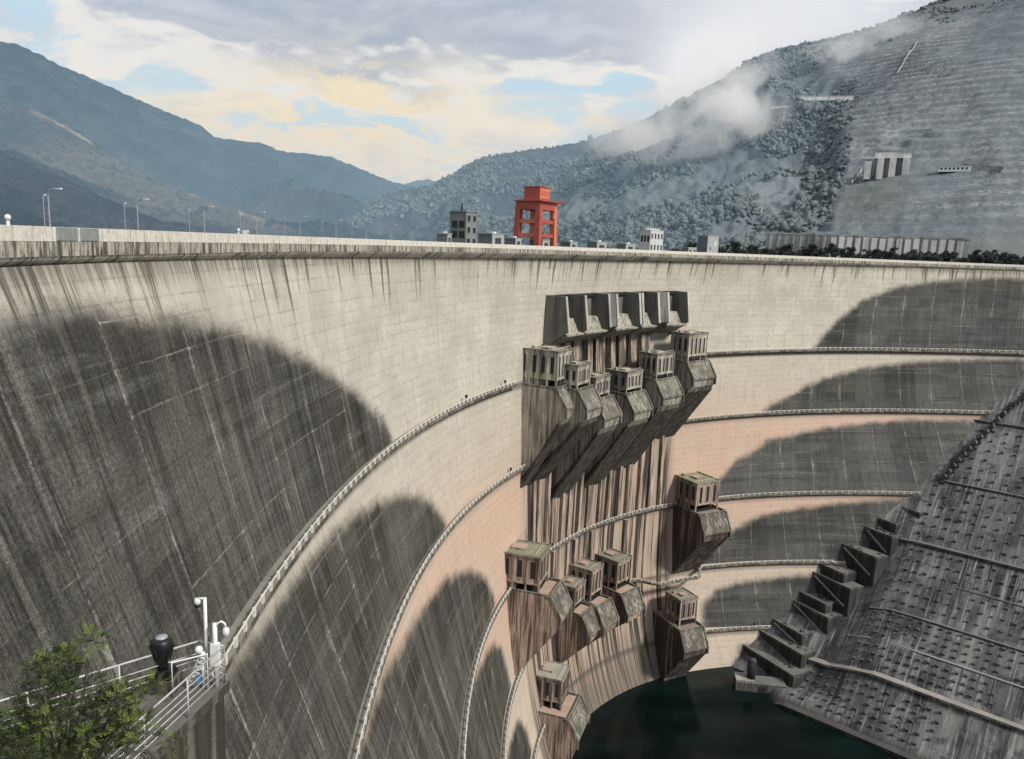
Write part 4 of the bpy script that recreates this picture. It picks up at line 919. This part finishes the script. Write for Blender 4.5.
def leaves(m, c, rad, n, size, squash=.75):
    for _ in range(n):
        d = RNG.normal(size=3); d /= np.linalg.norm(d); k = RNG.random() ** .45; P = np.array(c) + d * rad * k * np.array((1, 1, squash))
        a = RNG.normal(size=3); a[2] = a[2] * .6; a /= np.linalg.norm(a); b = np.cross(a, RNG.normal(size=3)); b /= np.linalg.norm(b); z = size * RNG.uniform(.6, 1.3); b0 = len(m.v)
        m.v += [tuple(P - a * z), tuple(P + b * z * .38), tuple(P + a * z), tuple(P - b * z * .38)]; m.f.append((b0, b0 + 1, b0 + 2, b0 + 3))
def far_tree(seed, h, wide):
    t = thing('bank_tree', 'dark grey-green broadleaf tree in the tree belt beyond the far crest', 'tree', (0, 0, 0), 0, 'belt of trees beyond the far crest')
    m = MB(); m.tube([(0, 0, -3), (0, 0, h * .35), (.3, .2, h * .75)], [.35, .25, .08], 6)
    for k in range(4): a = k * 1.6 + seed; m.tube([(0, 0, h * .3), (math.cos(a) * wide * .5, math.sin(a) * wide * .5, h * .6)], [.14, .04], 5)
    m.build('trunk', 'bark', t); m = MB()
    for k in range(11):
        a = RNG.uniform(0, 6.3); r = wide * RNG.uniform(.1, .75); leaves(m, (math.cos(a) * r, math.sin(a) * r, h * RNG.uniform(.38, .9)), wide * RNG.uniform(.32, .5), 85, .62)
    m.build('crown', 'leaf_far', t); return t
protos = [far_tree(i, h, w) for i, (h, w) in enumerate(((11, 4.2), (9, 4.8), (13, 3.8), (8, 3.9)))]
KIND = ['dark rounded broadleaf tree in the belt beyond the far crest', 'wide spreading dark tree in the belt beyond the far crest', 'tall narrow dark tree in the belt beyond the far crest', 'short dark bushy tree in the belt beyond the far crest']
cnt = 0; used = set()
for u in np.arange(672, 1130, 5.2):
    for row in range(2 if u > 700 else 1):
        k = int(RNG.integers(0, 4)); q = protos[k]
        o = q if k not in used else copy_tree(q); used.add(k); o['label'] = KIND[k]; o['group'] = ['rounded', 'spreading', 'narrow', 'bushy'][k] + ' trees of the belt beyond the far crest'
        D = (690 if row == 0 else 730) + RNG.uniform(-12, 12) - (30 if u < 800 else 0); p = dist(float(u + RNG.uniform(-3, 3)), 240, D)
        o.location = (p.x, p.y, 232.3 + row * 1.6 + RNG.uniform(-1, 1)); o.rotation_euler.z = RNG.uniform(0, 6.3); k2 = RNG.uniform(.75, 1.35) * (1.15 if u > 985 else 1); o.scale = (k2, k2, k2)
a0 = [dist(u, 240, D) for D in (640, 800) for u in (560, 700, 800, 900, 1024, 1200)]
structure(sheet('bank_strip', np.array([(p.x, p.y, 230.) for p in a0]), 6, 2, 'bank'))
def forest(name, UU, WW, n, prob, size, mat, seed):
    rg = np.random.default_rng(seed); nr, nu = WW.shape[:2]; t = (1 + 5 ** .5) / 2
    iv = np.array([(-1, t, 0), (1, t, 0), (-1, -t, 0), (1, -t, 0), (0, -1, t), (0, 1, t), (0, -1, -t), (0, 1, -t), (t, 0, -1), (t, 0, 1), (-t, 0, -1), (-t, 0, 1)]) / math.hypot(1, t)
    fc = np.array([(0, 11, 5), (0, 5, 1), (0, 1, 7), (0, 7, 10), (0, 10, 11), (1, 5, 9), (5, 11, 4), (11, 10, 2), (10, 7, 6), (7, 1, 8), (3, 9, 4), (3, 4, 2), (3, 2, 6), (3, 6, 8), (3, 8, 9), (4, 9, 5), (2, 4, 11), (6, 2, 10), (8, 6, 7), (9, 8, 1)])
    i = rg.random(n * 6) * (nr - 9.01); j = rg.random(n * 6) * (nu - 1.01); a = i.astype(int); b = j.astype(int); fi = (i - a)[:, None]; fj = (j - b)[:, None]
    Pp = (WW[a, b] * (1 - fi) + WW[a + 1, b] * fi) * (1 - fj) + (WW[a, b + 1] * (1 - fi) + WW[a + 1, b + 1] * fi) * fj
    u = np.interp(j, np.arange(nu), UU); f = i / (nr - 9.); k = rg.random(len(f)) < prob(u, f, Pp); Pp = Pp[k][:n]; m = len(Pp)
    sc_ = size * rg.uniform(.3, 1.0, (m, 1, 1)) ** 1.0 * (1 + .8 * (rg.random((m, 1, 1)) < .06)); V = iv[None] * (1 + rg.uniform(-.5, .5, (m, 12, 1))) * sc_ * (np.array((1, 1, 1.0)) + rg.uniform(-.25, .45, (m, 1, 3)) * np.array((1, 1, 1.2))); V = V + Pp[:, None] + np.array((0, 0, 1)) * sc_ * .55
    F = fc[None] + (np.arange(m) * 12)[:, None, None]; me = bpy.data.meshes.new(name); me.vertices.add(m * 12); me.vertices.foreach_set('co', V.ravel()); F = F.reshape(-1, 3)
    me.loops.add(F.size); me.loops.foreach_set('vertex_index', F.ravel().astype(np.int32)); me.polygons.add(len(F)); me.polygons.foreach_set('loop_start', np.arange(0, F.size, 3, dtype=np.int32)); me.update(calc_edges=True)
    o = link(name, me, mat); o['kind'] = 'stuff'; return o
g = G('hazed_woodland'); P_ = g.geo('Position'); n = g.noise(P_, .02, 5, .6); n2 = g.noise(P_, .16, 4, .7)
M['wood'] = g.done(g.mix(g.rng(n2, .4, .62), g.mix(g.rng(n, .35, .65), (.112, .145, .152), (.140, .170, .176)), (.17, .197, .20)), .95, None, 0, 2., .05)  # crown colours lightened and blued to paint in the haze
def pr_right(u, f, P): return (1 - terr_mask(u, f)) * sstep(.40, .56, fbm(P[:, 0] / 90, P[:, 1] / 90, 4, 99)) * .9 + .18 * sstep(.5, .6, fbm(P[:, 0] / 40, P[:, 1] / 40, 4, 98)) * sstep(.8, .95, f) + .5 * sstep(.985, .998, f)
forest('forest', RU, RV, 52000, pr_right, 3.5, 'wood', 5)
def pr_val(u, f, P): return sstep(.46, .62, fbm(P[:, 0] / 160, P[:, 1] / 160, 4, 97)) + .5 * sstep(.985, .998, f)
forest('forest', VU, VV, 16000, pr_val, 4.6, 'wood', 6)

# ================================================================== NEAR PLATFORM
ZR = 225.3; ZD = ZR - 1.3
c0 = onz(224, 646, ZR); cN = onz(112, 744, ZR); cF0 = onz(199, 641, ZR); cF1 = onz(0, 701, ZR)
dN = (cN - c0); dF = (cF1 - cF0); cF2 = cF0 + dF * 2.2; cN2 = c0 + dN * 1.9
t = thing('viewing_platform', 'wedge-shaped concrete lookout platform with white pipe railings jutting over the gorge', 'platform', (0, 0, 0))
pl = [(c0.x, c0.y), (cF0.x, cF0.y), (cF2.x, cF2.y), (cF2.x - 2, cF2.y - 16), (cN2.x, cN2.y)]
def grow_poly(pts, k):
    c = np.mean(np.array(pts), 0); return [tuple(c + (np.array(p) - c) * k) for p in pts]
M['stone'] = concrete('platform_concrete', (.17, .155, .13), (.04, .036, .03), .7, sc=3.); M['slab'] = concrete('platform_slab', (.16, .15, .13), (.05, .045, .04), .6, sc=3.)
MB().poly(ccw(grow_poly(pl, 1.02)), ZD - .35, ZD).build('deck', 'slab', t)
MB().poly(ccw(grow_poly(pl, .995)), 178, ZD - .353).build('wall', 'stone', t)
Zv = Vector((0, 0, 1))
def pipe_rail(a, b, hts, post, lab):
    m = MB(); L = (b - a).xy.length; n = max(1, round(L / post)); d = (b - a) / n
    for hgt in hts:
        r = .030 if hgt > 1.2 else .018; m.tube([Vector((a.x, a.y, ZD + hgt)), Vector((b.x, b.y, ZD + hgt))], r, 8)
    q = m.build('railing', 'rail_white', t, True); q['label'] = lab
    for i in range(n + 1):
        p = a + d * i; MB().tube([Vector((p.x, p.y, ZD)), Vector((p.x, p.y, ZD + 1.3))], .026, 8).build('post', 'rail_white', q, True)
pipe_rail(c0, cN2, (1.3, .98, .76, .54, .32), 1.9, 'white pipe railing on the river side'); pipe_rail(cF0, cF2, (1.3, .88, .66, .44), 2.2, 'white pipe railing on the dam side')
pipe_rail(c0, cF0, (1.3, .98, .76, .54, .32), 1.2, 'short white railing at the tip')
# cctv pole, lamp pole, cabinet
p = onz(207, 668, ZD + .5); p.z = ZD
t = thing('camera_pole', 'slim white pole with black and white dome camera at the platform tip', 'camera pole', p)
Hc = 2.95; m = MB(); m.tube([(0, 0, 0), (0, 0, Hc)], .055, 10); m.tube([(0, 0, Hc - .03), (-.22, 0, Hc - .03)], .035, 8); m.build('pole', 'white', t, True)
MB().lathe([(.02, .10), (.085, .08), (.10, -.02), (.095, -.1)], 16, (-.24, 0, Hc - .12)).build('housing', 'white', t, True); MB().lathe([(.02, -.24), (.075, -.21), (.095, -.15), (.095, -.1)], 16, (-.24, 0, Hc - .12)).build('dome', 'black', t, True)
p2 = onz(216, 672, ZD + .5); p2.z = ZD
t = thing('lamp_pole', 'white pole with hooked arm and round white lamp at the platform tip', 'lamp pole', p2)
m = MB(); m.tube([(0, 0, 0), (0, 0, 2.2)], .075, 10); m.tube([(0, 0, 2.0), (.1, 0, 2.2), (.22, 0, 2.27), (.33, 0, 2.2), (.36, 0, 2.05)], .035, 8); m.build('pole', 'white', t, True)
MB().lathe([(.03, .08), (.09, .04), (.11, -.08), (.09, -.2), (.03, -.22)], 14, (.36, 0, 2.0)).build('lamp', 'white', t, True); MB().box(-.13, .13, -.1, .1, .75, 1.5).build('box', 'white', t)
p3 = onz(203, 662, ZD + .9); p3.z = ZD
t = thing('equipment_post', 'short white post with rounded white box and lattice stay beside the camera pole', 'equipment', p3)
MB().tube([(0, 0, 0), (0, 0, 1.25)], .07, 10).build('post', 'white', t, True); MB().lathe([(.03, 0), (.11, .03), (.13, .14), (.09, .22), (.02, .24)], 12, (-.12, 0, 1.2)).build('box', 'white', t, True)
m = MB()
for i in range(6):
    a = Vector((-.5 + .07 * i, -.1, .1 + .17 * i)); m.bar(a, a + Vector((.3, 0, .1)), .03); m.bar(a, a + Vector((.07, 0, .17)), .03); m.bar(a + Vector((.3, 0, .1)), a + Vector((.07, 0, .17)), .03)
m.build('lattice', 'white', t)
p4 = onz(214, 683, ZD + .25); p4.z = ZD
t = thing('sign_frame', 'thin bent white frame standing low beside the platform tip', 'frame', p4 + Vector((-1.1, -.5, 0)))
MB().tube([(0, 0, 0), (0, 0, 1.2), (.9, .5, 1.25), (.9, .5, 0)], .028, 8).build('bar', 'white', t, True)
MB().bar((.6, .34, .45), (.72, .4, .45), .05, .3).build('panel', 'blue', t)
p5 = onz(163, 673, ZD + .55)
t = thing('siren', 'black bulbous siren with pale round cap on a square base behind the railing', 'siren', (p5.x, p5.y, ZD)); t.scale = (.86, .86, .94)
MB().box(-.55, .55, -.4, .4, 0, .5).build('plinth', 'slab', t); MB().box(-.42, .42, -.36, .36, .5, .78, .05).build('base', 'black', t)
MB().lathe([(.2, .7), (.19, .95), (.24, 1.1), (.35, 1.35), (.40, 1.6), (.38, 1.8), (.28, 1.88)], 20).build('horn', 'black', t, True)
MB().lathe([(.22, 1.885), (.21, 1.93), (.02, 1.95)], 20).build('cap', 'steel', t, True)
for k in range(8):
    a = k * math.pi / 4 + .2; MB().bar((math.cos(a) * .26, math.sin(a) * .26, 1.1), (math.cos(a) * .42, math.sin(a) * .42, 1.62), .04, .06).build('fin', 'black', t)
# the young tree growing from the platform bed
tp = dist(58, 742, 18.5)
t = thing('tree', 'leafy green young tree with yellow-green shoots growing between the platform railings', 'tree', (tp.x, tp.y, 224.))
m = MB(); hz_ = tp.z - 224.; m.tube([(0, 0, -.3), (.05, 0, hz_ * .5), (0, .1, hz_)], [.12, .09, .05], 8)
CL = []
for (u, v, D, r, n) in ((20, 757, 18.5, .9, 900), (58, 735, 18.5, .9, 1000), (98, 745, 18, .7, 700), (40, 700, 18.8, .55, 480), (75, 690, 19, .6, 520), (60, 663, 19, .42, 300), (120, 700, 18.4, .45, 380), (128, 725, 18, .45, 320), (100, 715, 18.6, .55, 520), (70, 668, 19, .3, 160), (95, 640, 19, .22, 70), (40, 668, 18.7, .32, 170), (12, 735, 18.2, .5, 300), (30, 725, 18.5, .6, 420), (140, 748, 17.6, .5, 240), (150, 690, 18.6, .25, 60), (5, 757, 18, .8, 500), (85, 765, 18, .9, 700)):
    p = dist(u, v, D); q = (p.x - tp.x, p.y - tp.y, p.z - 224.); CL.append((q, r, n)); m.tube([(0, .05, hz_ * .5), tuple(np.array(q) * .6 + np.array((0, 0, hz_ * .22))), q], [.045, .025, .008], 5)
m.build('trunk', 'bark', t, True)
def sprays(m, tw, c, rad, n, ll):                                     # feathery sprays: twigs with paired leaflets
    for _ in range(n):
        d = RNG.normal(size=3); d /= np.linalg.norm(d); P = np.array(c) + d * rad * RNG.random() ** .4 * np.array((1, 1, .75))
        a = d * .7 + np.array((RNG.uniform(-.5, .5), RNG.uniform(-.5, .5), RNG.uniform(.0, .9))); a /= np.linalg.norm(a); L = RNG.uniform(.16, .34); up = np.array((0, 0, 1.))
        sd = np.cross(a, up); sd /= np.linalg.norm(sd) + 1e-6; nn = np.cross(sd, a); k = RNG.integers(5, 9)
        tw.tube([P, P + a * L * .5 + nn * .02, P + a * L - up * .03], [.005, .004, .002], 3)
        for i in range(k):
            f = (i + 1) / k; B = P + a * L * f - up * .03 * f * f
            for q in (-1, 1):
                dr = sd * q * .85 + a * .5 + nn * RNG.uniform(-.35, .25); dr /= np.linalg.norm(dr); z = ll * RNG.uniform(.7, 1.2) * (1.1 - .5 * f); wv = np.cross(dr, nn + RNG.normal(size=3) * .3); wv /= np.linalg.norm(wv) + 1e-6; b0 = len(m.v)
                m.v += [tuple(B), tuple(B + dr * z * .5 + wv * z * .2), tuple(B + dr * z), tuple(B + dr * z * .5 - wv * z * .2)]; m.f.append((b0, b0 + 1, b0 + 2, b0 + 3))
m = MB(); tw = MB()
for q, r, n in CL: sprays(m, tw, q, r, int(n * .24), .085)
m.build('crown', 'leaf_near', t); m = MB()
for (u, v, D, r, n) in ((92, 640, 18.8, .26, 22), (68, 657, 18.8, .30, 22), (40, 665, 18.5, .26, 16), (42, 722, 17.9, .26, 18), (86, 738, 17.4, .26, 18), (122, 700, 17.9, .40, 30), (128, 724, 17.6, .36, 26), (150, 685, 18.4, .2, 8), (178, 742, 17.8, .22, 8), (148, 715, 17.8, .2, 8)):
    p = dist(u, v, D); sprays(m, tw, (p.x - tp.x, p.y - tp.y, p.z - 224.), r, n, .08)
m.build('young_shoots', 'leaf_young', t); tw.build('twig', 'bark', t)

# ================================================================== HAZE AND FOG
def vol(name, dens, col, nscale=None, thr=(.45, .7), sphere=False, aniso=.2):
    g = G(name); v = g.n('ShaderNodeVolumeScatter'); o = g.n('ShaderNodeOutputMaterial'); v.inputs['Color'].default_value = (*col, 1); v.inputs['Anisotropy'].default_value = aniso
    if nscale:
        q = g.n('ShaderNodeTexCoord').outputs['Object']; P = g.geo('Position'); n = g.noise(P, nscale, 7, .66, .8)
        ln = g.n('ShaderNodeVectorMath', operation='LENGTH'); g.put(ln.inputs[0], q); f = g.rng(ln.outputs['Value'], 1., .35)
        d = g.mul(g.mul(g.rng(n, *thr), f), dens); g.put(v.inputs['Density'], d)
    else: v.inputs['Density'].default_value = dens
    g.nt.links.new(v.outputs[0], o.inputs['Volume'])
    if not nscale: g.m.cycles.homogeneous_volume = True
    return g.m
def haze_mat():
    g = G('valley_haze'); v = g.n('ShaderNodeVolumeScatter'); o = g.n('ShaderNodeOutputMaterial'); v.inputs['Color'].default_value = (.44, .72, 1., 1); v.inputs['Anisotropy'].default_value = .1
    z = g.sep(g.geo('Position'))[2]; g.put(v.inputs['Density'], g.mul(g.m_('POWER', 2.718, g.mul(g.sub(z, 230.), -1 / 330.)), .00040)); g.nt.links.new(v.outputs[0], o.inputs['Volume']); return g.m
def pol(u, D): r = ray(u, 240); k = D / math.hypot(r.x, r.y); return (r.x * k, r.y * k)
hm = MB().poly(ccw([pol(-420, 620), pol(100, 640), pol(430, 800), pol(560, 790), pol(690, 800), pol(900, 2100), pol(860, 2500), pol(640, 6200), pol(300, 6200), pol(-420, 4600)]), 180, 1300)
hm = hm.build('haze', haze_mat()); hm['kind'] = 'stuff'
FOG = [(685, 125, 1480, 200, 60, 95, .010), (735, 112, 1450, 110, 60, 70, .010), (640, 140, 1650, 160, 60, 60, .007), (800, 72, 1850, 180, 70, 90, .0045), (865, 52, 1850, 130, 60, 80, .0045), (735, 90, 1800, 110, 60, 70, .006), (900, 30, 1900, 90, 50, 60, .004)]
fm = vol('fog_wisp', .05, (1., 1., 1.), .010, (.38, .66)); 
for i, (u, v, D, a, b, c, d) in enumerate(FOG):
    bm_ = bpy.data.meshes.new('fog_bank'); import bmesh; bb = bmesh.new(); bmesh.ops.create_icosphere(bb, subdivisions=3, radius=1.); bb.to_mesh(bm_); bb.free()
    o = link('fog_bank', bm_, fm if d > .0055 else (M.get('fog2') or M.setdefault('fog2', vol('thin_fog', .020, (1., 1., 1.), .009, (.38, .70)))))
    o.location = dist(u, v, D); o.scale = (a, b, c); o.rotation_euler.z = facing(u); o['kind'] = 'stuff'

# ================================================================== SKY, SUN, CAMERA
SUN_AZ, SUN_EL = R(126), R(40)                                        # azimuth clockwise from +y (north)
g = G('World', True); W = g.m; bpy.context.scene.world = W
sky = g.n('ShaderNodeTexSky', sky_type='NISHITA'); sky.sun_disc = False; sky.sun_elevation = SUN_EL; sky.sun_rotation = SUN_AZ; sky.air_density = 1.2; sky.dust_density = 1.5
V3 = g.n('ShaderNodeTexCoord').outputs['Generated']; dx, dy, dz = g.sep(V3)
az = g.m_('ARCTAN2', dx, dy); inv = g.m_('DIVIDE', 1., g.add(g.m_('MAXIMUM', dz, 0.), .22))
cp_ = g.comb(g.mul(dx, inv), g.mul(dy, inv), 0.)
n1 = g.noise(cp_, 1.1, 7, .58, .6); n2 = g.noise(cp_, 3.1, 6, .6, .5); n3 = g.noise(g.comb(g.mul(az, 3.), g.mul(dz, 9.)), 1.4, 6, .6, .7)
def blob(u, v, ra, re):
    r = ray(u, v).normalized(); a = math.atan2(r.x, r.y)
    q = g.add(g.m_('POWER', g.mul(g.sub(az, a), 1 / ra), 2.), g.m_('POWER', g.mul(g.sub(dz, r.z), 1 / re), 2.))
    return g.m_('POWER', 2.718, g.mul(q, -1.))
def many(*bs):
    t = blob(*bs[0][:4]); t = g.mul(t, bs[0][4])
    for b in bs[1:]: t = g.add(t, g.mul(blob(*b[:4]), b[4]))
    return t
n4 = g.noise(g.comb(g.mul(az, 6.5), g.mul(dz, 17.), 4.), 1.5, 6, .62, .5)
cloudc = g.mix(g.rng(n1, .3, .7), (.43, .475, .58), (.60, .635, .715)); cloudc = g.mix(g.rng(n4, .48, .7, 0, .5), cloudc, (.77, .79, .85))
dkc = many((450, 35, .30, .085, 1.2), (300, 20, .16, .05, .5)); cloudc = g.mix(g.mul(g.m_('MINIMUM', dkc, 1.), g.rng(n4, .62, .35, .1, .8)), cloudc, (.40, .43, .52))
cloudc = g.mix(g.m_('MINIMUM', many((790, 10, .16, .10, .9), (95, 62, .06, .025, 1.), (700, 70, .06, .045, .8)), 1.), cloudc, (.93, .94, .96))
gap = g.mix(g.rng(dz, .10, .20), (.95, .92, .80), (.54, .77, .96)); gap = g.mix(g.rng(n4, .40, .54, .8, 0.), gap, (.58, .78, .93)); gap = g.mix(g.rng(n3, .48, .62, 0, .75), gap, (1.0, .92, .74)); gap = g.mix(g.rng(n4, .50, .62, 0, .8), gap, (.66, .70, .78))
m_ = g.add(g.add(g.mul(n3, .65), g.mul(n4, .65)), g.mul(g.sub(dz, .195), 3.4)); m_ = g.sub(m_, .05)
m_ = g.add(m_, many((530, 98, .06, .022, -.26), (640, 84, .05, .016, -.26), (165, 84, .035, .018, -.24), (15, 6, .07, .04, -.3), (880, 3, .05, .03, -.2), (380, 95, .09, .035, .2), (690, 70, .05, .04, .2), (95, 62, .05, .022, .2), (255, 95, .06, .03, .12), (560, 128, .08, .012, .14)))
hi = g.mul(g.rng(m_, .44, .55), g.rng(m_, .74, .58)); c = g.mix(g.rng(m_, .44, .70), gap, cloudc)
c = g.mix(g.mul(hi, .85), c, (1.0, .965, .90))
c = g.mix(g.mul(g.m_('MINIMUM', many((365, 105, .13, .05, 1.2), (600, 126, .1, .014, .8), (230, 120, .1, .03, .5)), 1.), g.rng(n4, .42, .54, 0, 1.)), c, (1.0, .86, .52))
c = g.mix(g.rng(dz, .30, .6), c, (.66, .68, .74))
c = g.mix(g.rng(dz, 0., -.08), c, (.16, .17, .16))
b1 = g.n('ShaderNodeBackground'); g.put(b1.inputs[0], sky.outputs[0]); b1.inputs[1].default_value = .10
b2 = g.n('ShaderNodeBackground'); g.put(b2.inputs[0], c); b2.inputs[1].default_value = 1.0
mx = g.n('ShaderNodeMixShader'); mx.inputs[0].default_value = .88; g.nt.links.new(b1.outputs[0], mx.inputs[1]); g.nt.links.new(b2.outputs[0], mx.inputs[2])
o = g.n('ShaderNodeOutputWorld'); g.nt.links.new(mx.outputs[0], o.inputs[0])
ld = bpy.data.lights.new('sun', 'SUN'); ld.energy = 3.7; ld.angle = R(9); ld.color = (1., .94, .84)
lo = bpy.data.objects.new('sun', ld); C.objects.link(lo)
sd = Vector((math.sin(SUN_AZ) * math.cos(SUN_EL), math.cos(SUN_AZ) * math.cos(SUN_EL), math.sin(SUN_EL))); lo.rotation_euler = sd.to_track_quat('Z', 'Y').to_euler(); lo.location = (200, -200, 600)
cam = bpy.data.cameras.new('camera'); co = bpy.data.objects.new('camera', cam); C.objects.link(co)
cam.sensor_fit = 'HORIZONTAL'; cam.sensor_width = 36.; cam.lens = FOC / 1024 * 36.; cam.clip_start = .5; cam.clip_end = 30000
fw = Vector((0, math.cos(PIT), -math.sin(PIT))); rt = Vector((1, 0, 0)); upv = rt.cross(fw)
r2 = rt * math.cos(ROLL) + upv * math.sin(ROLL); u2 = -rt * math.sin(ROLL) + upv * math.cos(ROLL)
mw = Matrix((r2, u2, -fw)).transposed().to_4x4(); mw.translation = (0, 0, ZC); co.matrix_world = mw
sc = bpy.context.scene; sc.camera = co
sc.view_settings.view_transform = 'Standard'; sc.view_settings.look = 'None'; sc.view_settings.exposure = 0; sc.view_settings.gamma = 1
sc.cycles.use_denoising = True; sc.cycles.max_bounces = 5; sc.cycles.diffuse_bounces = 3; sc.cycles.glossy_bounces = 2; sc.cycles.volume_bounces = 4
sc.cycles.volume_step_rate = 4.; sc.cycles.volume_preview_step_rate = 4.; sc.cycles.volume_max_steps = 64
sc.cycles.use_adaptive_sampling = True; sc.cycles.adaptive_threshold = .02
